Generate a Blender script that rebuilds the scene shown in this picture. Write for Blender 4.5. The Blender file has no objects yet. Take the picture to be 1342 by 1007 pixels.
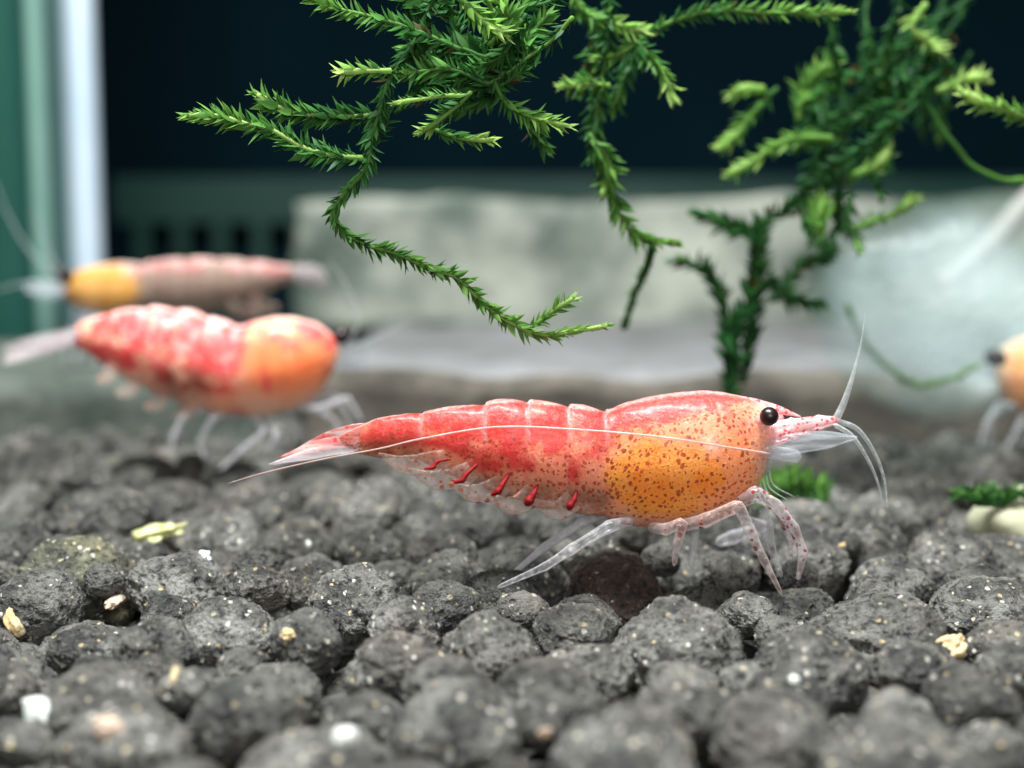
# Aquarium close-up: red-orange dwarf shrimps on dark soil grains, hanging moss. 1 unit = 1 cm.
import bpy, math, random
import numpy as np
from mathutils import Vector, Matrix, noise as mnoise

random.seed(7)
RNG = np.random.default_rng(7)
S = bpy.context.scene
COL = S.collection
S.unit_settings.system = 'METRIC'
S.unit_settings.scale_length = 0.01

# ------------------------------------------------------------------ camera
FPX, CXP, CYP = 1685.0, 671.0, 503.5          # focal length and centre, in photograph pixels
PITCH = math.radians(6.2)
CAM_H = 1.34
cam_d = bpy.data.cameras.new('camera')
cam = bpy.data.objects.new('camera', cam_d)
COL.objects.link(cam)
cam.location = (0, 0, CAM_H)
cam.rotation_euler = (math.radians(90) - PITCH, 0, 0)
cam_d.sensor_width = 36.0
cam_d.lens = 36.0 * FPX / 1342.0
cam_d.clip_start = 0.05
cam_d.clip_end = 500
cam_d.dof.use_dof = True
cam_d.dof.focus_distance = 5.0
cam_d.dof.aperture_fstop = cam_d.lens * 1e-3 / 0.122     # aperture 1.22 mm wide
cam_d.dof.aperture_blades = 0
S.camera = cam

# ------------------------------------------------------------------ world, lamps, exposure
W = bpy.data.worlds.new('World')
S.world = W
W.use_nodes = True
bg = W.node_tree.nodes['Background']
bg.inputs['Color'].default_value = (0.78, 0.95, 1.0, 1)
bg.inputs['Strength'].default_value = 0.10

def area_lamp(name, loc, target, sx, sy, watts, color):
    d = bpy.data.lights.new(name, 'AREA')
    d.shape = 'RECTANGLE'; d.size = sx; d.size_y = sy; d.energy = watts; d.color = color
    o = bpy.data.objects.new(name, d); COL.objects.link(o)
    o.location = loc
    o.rotation_euler = (Vector(target) - Vector(loc)).to_track_quat('-Z', 'Y').to_euler()
    return o
area_lamp('aquarium_lamp', (-1.2, 3.2, 15.0), (0, 5.4, 0), 10, 2.4, 9200, (0.97, 1.0, 0.985))
area_lamp('flank_fill_lamp', (1.5, -5.0, 4.2), (0.3, 5.2, 0.5), 6, 4, 760, (1.0, 0.98, 0.95))  # added soft fill from the camera side, brightens the shrimp's flank

S.view_settings.view_transform = 'Standard'
S.view_settings.look = 'None'
S.view_settings.exposure = -0.04
S.view_settings.gamma = 1.0
S.render.engine = 'CYCLES'
S.cycles.use_denoising = True
S.cycles.max_bounces = 10
S.cycles.transparent_max_bounces = 24
S.cycles.caustics_refractive = False
S.cycles.caustics_reflective = False

# ------------------------------------------------------------------ helpers
_cp, _sp = math.cos(PITCH), math.sin(PITCH)
def at(px, py, Y):
    """the point of the place at depth Y that the photograph shows at (px, py)"""
    u = (px - CXP) / FPX; v = -(py - CYP) / FPX
    dy = _cp + v * _sp
    dz = -_sp + v * _cp
    t = Y / dy
    return np.array((u * t, Y, CAM_H + dz * t))
def at_z(px, py, z):
    u = (px - CXP) / FPX; v = -(py - CYP) / FPX
    dy = _cp + v * _sp; dz = -_sp + v * _cp
    t = (z - CAM_H) / dz
    return np.array((u * t, dy * t, z))

def mesh_obj(name, verts, faces, mat, parent=None, loc=(0, 0, 0), smooth=True, attrs=None):
    me = bpy.data.meshes.new(name)
    me.from_pydata([tuple(map(float, v)) for v in verts], [], [tuple(map(int, f)) for f in faces])
    if smooth:
        me.polygons.foreach_set('use_smooth', np.ones(len(me.polygons), dtype=bool))
    if attrs:
        for k, a in attrs.items():
            at_ = me.attributes.new(k, 'FLOAT_COLOR', 'POINT')
            a = np.asarray(a, dtype=np.float32)
            if a.shape[1] == 3:
                a = np.concatenate([a, np.ones((len(a), 1), np.float32)], 1)
            at_.data.foreach_set('color', a.ravel())
    me.materials.append(mat)
    me.update()
    o = bpy.data.objects.new(name, me)
    COL.objects.link(o)
    o.location = loc
    if parent is not None:
        o.parent = parent
    return o

def link_obj(name, me, parent=None):
    o = bpy.data.objects.new(name, me); COL.objects.link(o)
    if parent is not None: o.parent = parent
    return o

def tag(o, label=None, cat=None, group=None, kind=None):
    if label: o['label'] = label
    if cat: o['category'] = cat
    if group: o['group'] = group
    if kind: o['kind'] = kind
    return o

def empty(name, loc):
    o = bpy.data.objects.new(name, None); COL.objects.link(o)
    o.location = tuple(map(float, loc)); o.empty_display_size = 0.2
    return o

def catmull(P, n):
    """n points along a smooth curve through P"""
    P = np.asarray(P, float)
    if len(P) == 2:
        t = np.linspace(0, 1, n)[:, None]
        return P[0] * (1 - t) + P[1] * t
    Q = np.vstack([2 * P[0] - P[1], P, 2 * P[-1] - P[-2]])
    seg = np.linalg.norm(np.diff(P[:, :3], axis=0), axis=1)
    cum = np.concatenate([[0], np.cumsum(seg)]); cum /= cum[-1]
    out = []
    for t in np.linspace(0, 1, n):
        i = min(np.searchsorted(cum, t, 'right') - 1, len(P) - 2)
        u = (t - cum[i]) / max(cum[i + 1] - cum[i], 1e-9)
        p0, p1, p2, p3 = Q[i], Q[i + 1], Q[i + 2], Q[i + 3]
        out.append(0.5 * (2 * p1 + (p2 - p0) * u + (2 * p0 - 5 * p1 + 4 * p2 - p3) * u * u + (3 * p1 - p0 - 3 * p2 + p3) * u ** 3))
    return np.array(out)

def tube_geo(pts, rad, seg=10, flat=1.0, flat_axis=None):
    """swept tube with caps; flat squashes it along flat_axis"""
    pts = np.asarray(pts, float); n = len(pts)
    rad = np.broadcast_to(np.asarray(rad, float), (n,))
    T = np.gradient(pts, axis=0); T /= np.linalg.norm(T, axis=1)[:, None] + 1e-12
    ref = np.array((0, 1, 0.0)) if flat_axis is None else np.asarray(flat_axis, float)
    V = []; F = []
    for i in range(n):
        a = ref - T[i] * np.dot(ref, T[i])
        if np.linalg.norm(a) < 1e-4: a = np.array((0.3, 0, 1.0)) - T[i] * T[i][2]
        a /= np.linalg.norm(a); b = np.cross(T[i], a)
        for k in range(seg):
            th = 2 * math.pi * k / seg
            V.append(pts[i] + rad[i] * (flat * math.cos(th) * a + math.sin(th) * b))
    for i in range(n - 1):
        for k in range(seg):
            k2 = (k + 1) % seg
            F.append((i * seg + k, i * seg + k2, (i + 1) * seg + k2, (i + 1) * seg + k))
    V.append(pts[0] - T[0] * rad[0] * 0.6); V.append(pts[-1] + T[-1] * rad[-1] * 0.6)
    a, b = len(V) - 2, len(V) - 1
    for k in range(seg):
        k2 = (k + 1) % seg
        F.append((a, k2, k)); F.append((b, (n - 1) * seg + k, (n - 1) * seg + k2))
    return np.array(V), F

def fbm(p, scale, octv=3, seed=0.0):
    v = Vector((p[0] * scale + seed, p[1] * scale - seed * 0.7, p[2] * scale + seed * 1.3))
    return mnoise.fractal(v, 0.9, 2.0, octv)

def ss(a, b, x):
    t = np.clip((x - a) / (b - a), 0, 1)
    return t * t * (3 - 2 * t)

# ------------------------------------------------------------------ materials
class NT:
    def __init__(self, name):
        self.m = bpy.data.materials.new(name); self.m.use_nodes = True
        self.t = self.m.node_tree; self.t.nodes.clear()
        self.out = self.t.nodes.new('ShaderNodeOutputMaterial')
    def n(self, typ, **kw):
        nd = self.t.nodes.new('ShaderNode' + typ)
        for k, v in kw.items():
            if k in nd.inputs.keys(): self.set(nd.inputs[k], v)
            else: setattr(nd, k, v)
        return nd
    def set(self, sock, v):
        if isinstance(v, bpy.types.NodeSocket): self.t.links.new(v, sock)
        else: sock.default_value = v
    def math(self, op, a, b=None, c=None, clamp=False):
        nd = self.t.nodes.new('ShaderNodeMath'); nd.operation = op; nd.use_clamp = clamp
        for i, v in enumerate((a, b, c)):
            if v is not None: self.set(nd.inputs[i], v)
        return nd.outputs[0]
    def mix(self, f, a, b, mode='MIX'):
        nd = self.t.nodes.new('ShaderNodeMix'); nd.data_type = 'RGBA'; nd.blend_type = mode
        self.set(nd.inputs[0], f); self.set(nd.inputs[6], a); self.set(nd.inputs[7], b)
        return nd.outputs[2]
    def ramp(self, f, lo, hi):
        nd = self.t.nodes.new('ShaderNodeMapRange'); nd.interpolation_type = 'SMOOTHSTEP'
        self.set(nd.inputs[0], f); self.set(nd.inputs[1], lo); self.set(nd.inputs[2], hi)
        return nd.outputs[0]
    def noise(self, vec, scale, detail=3.0, rough=0.55, dist=0.0):
        nd = self.n('TexNoise'); self.set(nd.inputs['Vector'], vec)
        nd.inputs['Scale'].default_value = scale; nd.inputs['Detail'].default_value = detail
        nd.inputs['Roughness'].default_value = rough; nd.inputs['Distortion'].default_value = dist
        return nd.outputs['Fac']
    def voro(self, vec, scale, rand=1.0, feature='F1'):
        nd = self.n('TexVoronoi'); nd.feature = feature
        self.set(nd.inputs['Vector'], vec); nd.inputs['Scale'].default_value = scale
        nd.inputs['Randomness'].default_value = rand
        return nd
    def bump(self, h, strength, dist):
        nd = self.n('Bump'); self.set(nd.inputs['Height'], h)
        nd.inputs['Strength'].default_value = strength; nd.inputs['Distance'].default_value = dist
        return nd.outputs[0]
    def principled(self, **kw):
        nd = self.t.nodes.new('ShaderNodeBsdfPrincipled')
        for k, v in kw.items():
            self.set(nd.inputs[k.replace('_', ' ')], v)
        return nd
    def surf(self, sh):
        self.t.links.new(sh.outputs[0] if hasattr(sh, 'outputs') else sh, self.out.inputs['Surface'])
        return self.m
def rgb(r, g, b): return (r, g, b, 1.0)

def soil_material(name, dark, light, speck_amt):
    N = NT(name)
    pos = N.n('NewGeometry').outputs['Position']
    rnd = N.n('ObjectInfo').outputs['Random']
    n1 = N.noise(pos, 5.0, 5, 0.62)
    n2 = N.noise(pos, 26.0, 5, 0.7)
    n3 = N.noise(pos, 85.0, 3, 0.6)
    c = N.mix(N.ramp(n1, 0.34, 0.68), dark, light)
    n0 = N.noise(pos, 1.6, 3, 0.6)
    c = N.mix(N.math('MULTIPLY', N.ramp(n0, 0.48, 0.70), 0.35), c, N.mix(1.0, c, rgb(1.05, 0.80, 0.62), 'MULTIPLY'))
    c = N.mix(N.ramp(n2, 0.50, 0.36), c, rgb(0.018, 0.018, 0.019))
    c = N.mix(N.math('MULTIPLY', N.ramp(n2, 0.52, 0.74), 0.6), c, rgb(0.26, 0.25, 0.22))
    v = N.voro(pos, 34.0)
    r3 = N.n('SeparateColor', Color=v.outputs['Color'])
    thr = N.math('MULTIPLY', N.ramp(r3.outputs[0], 1 - speck_amt, 1.0), 0.42)
    sp = N.math('LESS_THAN', N.math('ADD', v.outputs['Distance'], N.math('MULTIPLY', n3, 0.12)), N.math('ADD', thr, 0.02))
    spc = N.mix(N.ramp(r3.outputs[1], 0.3, 0.9), rgb(0.52, 0.50, 0.45), rgb(0.42, 0.34, 0.18))
    c = N.mix(sp, c, spc)
    v2 = N.voro(pos, 15.0)
    pit = N.ramp(v2.outputs['Distance'], 0.06, 0.30)
    c = N.mix(N.math('MULTIPLY', N.math('SUBTRACT', 1.0, pit), 0.4), c, rgb(0.015, 0.015, 0.016))
    hsv = N.n('HueSaturation', Color=c)
    N.set(hsv.inputs['Value'], N.math('MULTIPLY_ADD', rnd, 0.65, 0.68))
    h = N.math('ADD', N.math('MULTIPLY', n2, 1.0), N.math('ADD', N.math('MULTIPLY', n3, 0.35), N.math('MULTIPLY', pit, 0.4)))
    p = N.principled(Base_Color=hsv.outputs[0], Roughness=0.46, Specular_IOR_Level=0.55, Normal=N.bump(h, 1.0, 0.05))
    return N.surf(p)

def plain_material(name, c1, c2, scale, rough=0.7, bump=0.3, bscale=20, spec=0.3, alpha=1.0, dist=0.03, sss=0.0):
    N = NT(name)
    pos = N.n('NewGeometry').outputs['Position']
    n1 = N.noise(pos, scale, 5, 0.6)
    n2 = N.noise(pos, bscale, 4, 0.6)
    c = N.mix(N.ramp(n1, 0.3, 0.7), c1, c2)
    p = N.principled(Base_Color=c, Roughness=rough, Specular_IOR_Level=spec, Normal=N.bump(n2, bump, dist), Alpha=alpha)
    if sss:
        p.inputs['Subsurface Weight'].default_value = sss
        p.inputs['Subsurface Radius'].default_value = (1, 0.7, 0.5); p.inputs['Subsurface Scale'].default_value = 0.04
    return N.surf(p)

M = {}
M['soil'] = soil_material('dark_soil', rgb(0.038, 0.038, 0.036), rgb(0.195, 0.192, 0.176), 0.36)
M['soil_brown'] = soil_material('brown_soil', rgb(0.045, 0.028, 0.024), rgb(0.085, 0.055, 0.045), 0.08)
M['soil_algae'] = soil_material('algae_soil', rgb(0.05, 0.052, 0.040), rgb(0.17, 0.17, 0.10), 0.50)
M['soil_base'] = plain_material('soil_base', rgb(0.012, 0.012, 0.012), rgb(0.03, 0.03, 0.028), 6)

def moss_material():
    N = NT('moss')
    a = N.n('Attribute', attribute_name='tint')
    pos = N.n('NewGeometry').outputs['Position']
    n1 = N.noise(pos, 22.0, 3)
    c = N.mix(N.math('MULTIPLY', N.ramp(n1, 0.35, 0.75), 0.35), a.outputs['Color'], N.mix(1.0, a.outputs['Color'], rgb(0.45, 0.55, 0.5), 'MULTIPLY'))
    d = N.principled(Base_Color=c, Roughness=0.45, Specular_IOR_Level=0.18)
    tr = N.n('BsdfTranslucent', Color=c)
    mx = N.n('MixShader', Fac=0.6)
    N.t.links.new(d.outputs[0], mx.inputs[1]); N.t.links.new(tr.outputs[0], mx.inputs[2])
    return N.surf(mx)
M['moss'] = moss_material()

def shrimp_body_material(name, pal, dot_scale=44.0, sss=0.9, shell=False):
    """masks painted along the body: m1 = red, orange, brown; m2 = white, dots, clearness"""
    N = NT(name)
    tc = N.n('TexCoord').outputs['Object']
    a1 = N.n('SeparateColor', Color=N.n('Attribute', attribute_name='m1').outputs['Color'])
    a2 = N.n('SeparateColor', Color=N.n('Attribute', attribute_name='m2').outputs['Color'])
    n1 = N.noise(tc, 7.0, 4, 0.6, 0.4)
    n2 = N.noise(tc, 34.0, 4, 0.65, 0.6)
    n3 = N.noise(tc, 90.0, 2, 0.6)
    base = N.mix(N.ramp(n2, 0.35, 0.7), pal['base'], pal['base2'])
    og = N.mix(N.ramp(n1, 0.35, 0.65), pal['orange'], pal['orange2'])
    og = N.mix(N.math('MULTIPLY', N.ramp(n3, 0.5, 0.7), 0.5), og, pal['grain'])
    c = N.mix(a1.outputs[1], base, og)
    rr = N.math('ADD', a1.outputs[0], N.math('MULTIPLY', N.math('SUBTRACT', N.math('ADD', N.math('MULTIPLY', n1, 0.6), N.math('MULTIPLY', n2, 0.4)), 0.5), pal.get('mottle', 3.4)))
    rr = N.math('MULTIPLY', N.ramp(rr, 0.22, 0.85), N.ramp(a1.outputs[0], 0.0, 0.25))
    red = N.mix(N.ramp(n2, 0.4, 0.68), pal['red'], pal['red2'])
    c = N.mix(N.math('MULTIPLY', rr, 0.92), c, red)
    bw = N.math('MULTIPLY', a1.outputs[2], N.ramp(n1, 0.3, 0.6))
    c = N.mix(bw, c, pal['brown'])
    # pigment dots, laid out along the skin
    sk = N.n('Attribute', attribute_name='skin').outputs['Vector']
    ofs = N.n('VectorMath', operation='ADD')
    N.set(ofs.inputs[0], sk)
    nv = N.n('TexNoise'); N.set(nv.inputs['Vector'], sk); nv.inputs['Scale'].default_value = 45.0
    sc = N.n('VectorMath', operation='SCALE'); N.set(sc.inputs[0], nv.outputs['Color']); sc.inputs['Scale'].default_value = 0.024
    N.set(ofs.inputs[1], sc.outputs[0])
    v = N.voro(ofs.outputs[0], dot_scale); v.voronoi_dimensions = '2D'
    r = N.n('SeparateColor', Color=v.outputs['Color'])
    thr = N.math('MULTIPLY', N.math('MULTIPLY_ADD', N.math('POWER', r.outputs[0], 1.3), 0.25, 0.11), N.math('MULTIPLY', a2.outputs[1], N.math('MULTIPLY_ADD', n1, 1.0, 0.62)))
    dot = N.ramp(N.math('SUBTRACT', thr, v.outputs['Distance']), 0.0, 0.05)
    dc = N.mix(r.outputs[1], pal['dot'], pal['dot2'])
    c = N.mix(N.math('MULTIPLY', dot, 0.92), c, dc)
    # dense fine red freckles over the upper body, pale flecks everywhere
    v3 = N.voro(ofs.outputs[0], 62.0); v3.voronoi_dimensions = '2D'
    r3 = N.n('SeparateColor', Color=v3.outputs['Color'])
    fr = N.ramp(N.math('SUBTRACT', N.math('MULTIPLY', r3.outputs[0], 0.42), v3.outputs['Distance']), 0.0, 0.1)
    c = N.mix(N.math('MULTIPLY', fr, N.math('MULTIPLY_ADD', a1.outputs[0], 0.35, 0.22)), c, pal['red'])
    c = N.mix(N.math('MULTIPLY', N.ramp(N.noise(tc, 55.0, 3, 0.7), 0.62, 0.84), 0.22), c, pal['white'])
    wf = N.math('MULTIPLY', a2.outputs[0], N.ramp(N.math('ADD', n2, N.math('MULTIPLY', n3, 0.5)), 0.45, 0.85))
    c = N.mix(wf, c, pal['white'])
    hb = N.math('ADD', N.math('MULTIPLY', n3, 0.5), n2)
    p = N.principled(Base_Color=c, Roughness=0.36, Specular_IOR_Level=0.3, Subsurface_Weight=sss,
                     Subsurface_Radius=(1.0, 0.55, 0.35), Subsurface_Scale=0.20, Normal=N.bump(hb, 0.45, 0.014),
                     Coat_Weight=0.22, Coat_Roughness=0.2)
    tr = N.n('BsdfTransparent', Color=rgb(1, 0.97, 0.95))
    mx = N.n('MixShader')
    lw = N.n('LayerWeight', Blend=0.35).outputs['Facing']
    clr = N.math('ADD', a2.outputs[2], 0.36, clamp=True) if shell else a2.outputs[2]
    if shell: clr = N.math('MINIMUM', clr, 0.80)
    f = N.math('MULTIPLY', clr, N.math('SUBTRACT', 1.0, N.math('MULTIPLY', lw, 0.70)))
    f = N.math('MULTIPLY', f, N.math('SUBTRACT', 1.0, N.math('MULTIPLY', N.math('MAXIMUM', fr, wf), 0.55)))
    f = N.math('MULTIPLY', f, N.math('SUBTRACT', 1.0, N.math('MULTIPLY', dot, 0.9)), clamp=True)
    N.set(mx.inputs[0], f)
    N.t.links.new(p.outputs[0], mx.inputs[1]); N.t.links.new(tr.outputs[0], mx.inputs[2])
    return N.surf(mx)

def clear_material(name, col, col2, clear, edge=0.7, rough=0.2, spot=None, spot_amt=0.0, sscale=30.0, streak=1.0):
    """clear chitin: see-through in the middle, milky towards the rims"""
    N = NT(name)
    tc = N.n('TexCoord').outputs['Object']
    st = N.n('VectorMath', operation='MULTIPLY'); N.set(st.inputs[0], tc); st.inputs[1].default_value = (streak, 1, 1)
    st = st.outputs[0]
    n1 = N.noise(st, 18.0 if streak == 1 else 45.0, 3, 0.6)
    c = N.mix(N.ramp(n1, 0.35, 0.7), col, col2)
    f = N.math('MULTIPLY', clear, N.ramp(N.noise(st, 40.0, 3, 0.6), 0.10, 0.60))
    f = N.math('ADD', N.math('MULTIPLY', f, 0.4), clear * 0.6)
    if spot:
        v = N.voro(tc, sscale)
        r = N.n('SeparateColor', Color=v.outputs['Color'])
        d = N.ramp(N.math('SUBTRACT', N.math('MULTIPLY', r.outputs[0], spot_amt), v.outputs['Distance']), 0.0, 0.08)
        c = N.mix(d, c, spot)
        f = N.math('MULTIPLY', f, N.math('SUBTRACT', 1.0, N.math('MULTIPLY', d, 0.85)))
    lw = N.n('LayerWeight', Blend=0.5).outputs['Facing']
    f = N.math('MULTIPLY', f, N.math('SUBTRACT', 1.0, N.math('MULTIPLY', N.math('POWER', lw, 1.5), edge)), clamp=True)
    p = N.principled(Base_Color=c, Roughness=rough, Specular_IOR_Level=0.6, Subsurface_Weight=0.3,
                     Subsurface_Radius=(1, 0.9, 0.9), Subsurface_Scale=0.02, Coat_Weight=0.4, Coat_Roughness=0.1)
    tr = N.n('BsdfTransparent', Color=rgb(0.97, 0.97, 0.98))
    mx = N.n('MixShader'); N.set(mx.inputs[0], f)
    N.t.links.new(p.outputs[0], mx.inputs[1]); N.t.links.new(tr.outputs[0], mx.inputs[2])
    return N.surf(mx)

PAL = dict(grain=rgb(0.85, 0.16, 0.012), base=rgb(0.92, 0.33, 0.19), base2=rgb(0.95, 0.47, 0.31), orange=rgb(1.0, 0.33, 0.035), orange2=rgb(1.0, 0.46, 0.10),
           brown=rgb(0.30, 0.15, 0.10), red=rgb(0.70, 0.016, 0.026), red2=rgb(0.84, 0.085, 0.085),
           dot=rgb(0.20, 0.035, 0.012), dot2=rgb(0.45, 0.06, 0.015), white=rgb(0.95, 0.82, 0.78))
PAL2 = dict(PAL, mottle=6.5, base=rgb(0.92, 0.52, 0.34), base2=rgb(0.95, 0.66, 0.50), orange=rgb(0.95, 0.24, 0.07), orange2=rgb(0.97, 0.32, 0.12),
            brown=rgb(0.30, 0.06, 0.03), red=rgb(0.78, 0.035, 0.05), red2=rgb(0.88, 0.13, 0.14), dot=rgb(0.6, 0.05, 0.03))
PAL3 = dict(PAL, base=rgb(0.26, 0.18, 0.14), base2=rgb(0.36, 0.27, 0.22), orange=rgb(0.66, 0.34, 0.07), orange2=rgb(0.76, 0.46, 0.16), mottle=5.5, grain=rgb(0.6, 0.3, 0.05),
            brown=rgb(0.22, 0.17, 0.14), red=rgb(0.36, 0.10, 0.10), red2=rgb(0.55, 0.30, 0.28), dot=rgb(0.15, 0.06, 0.05), dot2=rgb(0.3, 0.1, 0.08))
PAL4 = dict(PAL, base=rgb(0.93, 0.52, 0.33), orange=rgb(0.98, 0.42, 0.14), orange2=rgb(1.0, 0.52, 0.26))
M['body1'] = shrimp_body_material('shrimp_body_spotted', PAL, shell=True, sss=0.5)
M['flesh1'] = shrimp_body_material('shrimp_flesh', PAL, sss=1.0)
M['body2'] = shrimp_body_material('shrimp_body_red', PAL2)
M['body3'] = shrimp_body_material('shrimp_body_dull', PAL3)
M['body4'] = shrimp_body_material('shrimp_body_orange', PAL4)
M['leg'] = clear_material('clear_leg', rgb(0.56, 0.56, 0.60), rgb(0.74, 0.70, 0.70), 0.95, 0.72)
M['leg_far'] = clear_material('milky_leg', rgb(0.60, 0.60, 0.64), rgb(0.74, 0.72, 0.74), 0.70, 0.75)
M['leg_spot'] = clear_material('spotted_leg', rgb(0.66, 0.54, 0.54), rgb(0.76, 0.68, 0.68), 0.90, 0.72, spot=rgb(0.25, 0.03, 0.03), spot_amt=0.5, sscale=44)
M['leg_pink'] = clear_material('pink_leg', rgb(0.72, 0.52, 0.48), rgb(0.76, 0.66, 0.64), 0.93, 0.72, spot=rgb(0.30, 0.04, 0.03), spot_amt=0.42, sscale=24)
M['horn'] = clear_material('red_horn', rgb(0.86, 0.36, 0.36), rgb(0.92, 0.72, 0.72), 0.50, 0.6, spot=rgb(0.72, 0.08, 0.10), spot_amt=0.6, sscale=52)
M['scale'] = clear_material('pale_scale', rgb(0.50, 0.54, 0.58), rgb(0.80, 0.83, 0.86), 0.95, 0.5, rough=0.3, streak=0.10)
M['feeler'] = clear_material('feeler', rgb(0.58, 0.62, 0.63), rgb(0.70, 0.72, 0.72), 0.80, 0.55)
M['feeler_pink'] = clear_material('feeler_pink', rgb(0.66, 0.40, 0.36), rgb(0.74, 0.55, 0.50), 0.50, 0.5)
M['tail'] = clear_material('tail_blade', rgb(0.70, 0.10, 0.10), rgb(0.90, 0.66, 0.60), 0.66, 0.8, spot=rgb(0.5, 0.05, 0.05), spot_amt=0.4, sscale=40, streak=0.2)
M['tail_pale'] = clear_material('tail_blade_pale', rgb(0.62, 0.50, 0.50), rgb(0.80, 0.76, 0.78), 0.86, 0.8, streak=0.15)
M['pleopod'] = clear_material('pleopod_clear', rgb(0.80, 0.52, 0.40), rgb(0.84, 0.66, 0.56), 0.93, 0.7, spot=rgb(0.45, 0.12, 0.08), spot_amt=0.4, sscale=28)
M['pleopod_red'] = plain_material('pleopod_red', rgb(0.24, 0.007, 0.010), rgb(0.13, 0.004, 0.006), 20, rough=0.6, bump=0.3, sss=0.15, spec=0.15)
def eye_material():
    N = NT('eye_black')
    p = N.principled(Base_Color=rgb(0.014, 0.005, 0.006), Roughness=0.32, Specular_IOR_Level=0.4)
    return N.surf(p)
M['eye'] = eye_material()

# ------------------------------------------------------------------ the setting behind
def box_geo(x0, x1, y0, y1, z0, z1, n=(1, 1, 1), rough=0.0, seed=0.0, fs=1.0):
    """box with gridded, roughened faces (welded)"""
    vid = {}; V = []; F = []
    nx, ny, nz = n
    def vert(i, j, k):
        if (i, j, k) not in vid:
            vid[(i, j, k)] = len(V)
            p = np.array((x0 + (x1 - x0) * i / nx, y0 + (y1 - y0) * j / ny, z0 + (z1 - z0) * k / nz))
            if rough:
                d = np.array((fbm(p, fs, 4, seed), fbm(p, fs, 4, seed + 9), fbm(p, fs, 4, seed + 17)))
                p = p + d * rough
            V.append(p)
        return vid[(i, j, k)]
    for i in range(nx):
        for j in range(ny):
            F.append((vert(i, j, 0), vert(i, j + 1, 0), vert(i + 1, j + 1, 0), vert(i + 1, j, 0)))
            F.append((vert(i, j, nz), vert(i + 1, j, nz), vert(i + 1, j + 1, nz), vert(i, j + 1, nz)))
    for i in range(nx):
        for k in range(nz):
            F.append((vert(i, 0, k), vert(i + 1, 0, k), vert(i + 1, 0, k + 1), vert(i, 0, k + 1)))
            F.append((vert(i, ny, k), vert(i, ny, k + 1), vert(i + 1, ny, k + 1), vert(i + 1, ny, k)))
    for j in range(ny):
        for k in range(nz):
            F.append((vert(0, j, k), vert(0, j, k + 1), vert(0, j + 1, k + 1), vert(0, j + 1, k)))
            F.append((vert(nx, j, k), vert(nx, j + 1, k), vert(nx, j + 1, k + 1), vert(nx, j, k + 1)))
    return V, F

M['navy'] = plain_material('navy_backing', rgb(0.0030, 0.016, 0.026), rgb(0.0042, 0.020, 0.031), 0.3, rough=0.8, bump=0.0, spec=0.05)
M['green_glass'] = plain_material('green_glass', rgb(0.022, 0.15, 0.11), rgb(0.03, 0.18, 0.135), 0.4, rough=0.35, bump=0.0, spec=0.3)
M['pale_seam'] = plain_material('pale_seam', rgb(0.60, 0.74, 0.88), rgb(0.70, 0.82, 0.94), 0.8, rough=0.5, bump=0.0)
M['edge_reflection_green'] = plain_material('edge_reflection_green', rgb(0.18, 0.33, 0.28), rgb(0.22, 0.38, 0.32), 0.8, rough=0.5, bump=0.0)
M['green_plastic'] = plain_material('green_plastic', rgb(0.010, 0.045, 0.035), rgb(0.016, 0.06, 0.046), 0.6, rough=0.5, bump=0.0)
M['stone'] = plain_material('pale_stone', rgb(0.060, 0.085, 0.070), rgb(0.37, 0.385, 0.33), 0.70, rough=0.8, bump=0.5, bscale=4, dist=0.1)
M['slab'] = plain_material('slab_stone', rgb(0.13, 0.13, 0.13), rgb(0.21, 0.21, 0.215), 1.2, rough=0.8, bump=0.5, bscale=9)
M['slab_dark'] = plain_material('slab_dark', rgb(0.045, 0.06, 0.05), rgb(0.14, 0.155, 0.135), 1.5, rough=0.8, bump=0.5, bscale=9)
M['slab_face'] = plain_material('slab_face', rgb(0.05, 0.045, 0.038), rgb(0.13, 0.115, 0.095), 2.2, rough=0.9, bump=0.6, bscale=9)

V, F = box_geo(-40, 40, 34, 35, -2, 40)
tag(mesh_obj('back_wall', V, F, M['navy'], smooth=False), kind='structure')
V, F = box_geo(-40, 40, -3, 33.9, -2.0, -0.62)
tag(mesh_obj('tank_floor', V, F, M['soil_base'], smooth=False), kind='structure')

# left pane of the tank with its lit corner
e = empty('tank_glass', (-6.2, 17, -0.6))
def wpart(name, V, F, mat, root, smooth=False):
    V = np.asarray(V) - np.array(root.location)
    return mesh_obj(name, V, F, mat, root, smooth=smooth)
a = at(-60, 400, 15.2); b = at(100, 400, 18)
V, F = box_geo(-6.55, -6.15, 9.6, 18.0, -0.6, 16)
wpart('pane', V, F, M['green_glass'], e)
c0, c1 = at(80, 200, 18.05)[0], at(122, 200, 18.05)[0]
V, F = tube_geo([((c0 + c1) / 2, 18.3, z) for z in np.linspace(-0.5, 16, 12)], (c1 - c0) / 2, 20)
wpart('silicone_seam', V, F, M['pale_seam'], e, True)
c0, c1 = at(40, 200, 16.4)[0], at(62, 200, 16.4)[0]
V, F = tube_geo([(max((c0 + c1) / 2, -6.25), 16.4, z) for z in np.linspace(-0.5, 16, 12)], (c1 - c0) / 2, 16)
wpart('edge_reflection', V, F, M['edge_reflection_green'], e, True)  # pale reflection at the pane edge, built as a coloured tube
tag(e, 'green tinted side pane of the tank with a bright white corner seam', 'glass pane')

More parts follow.
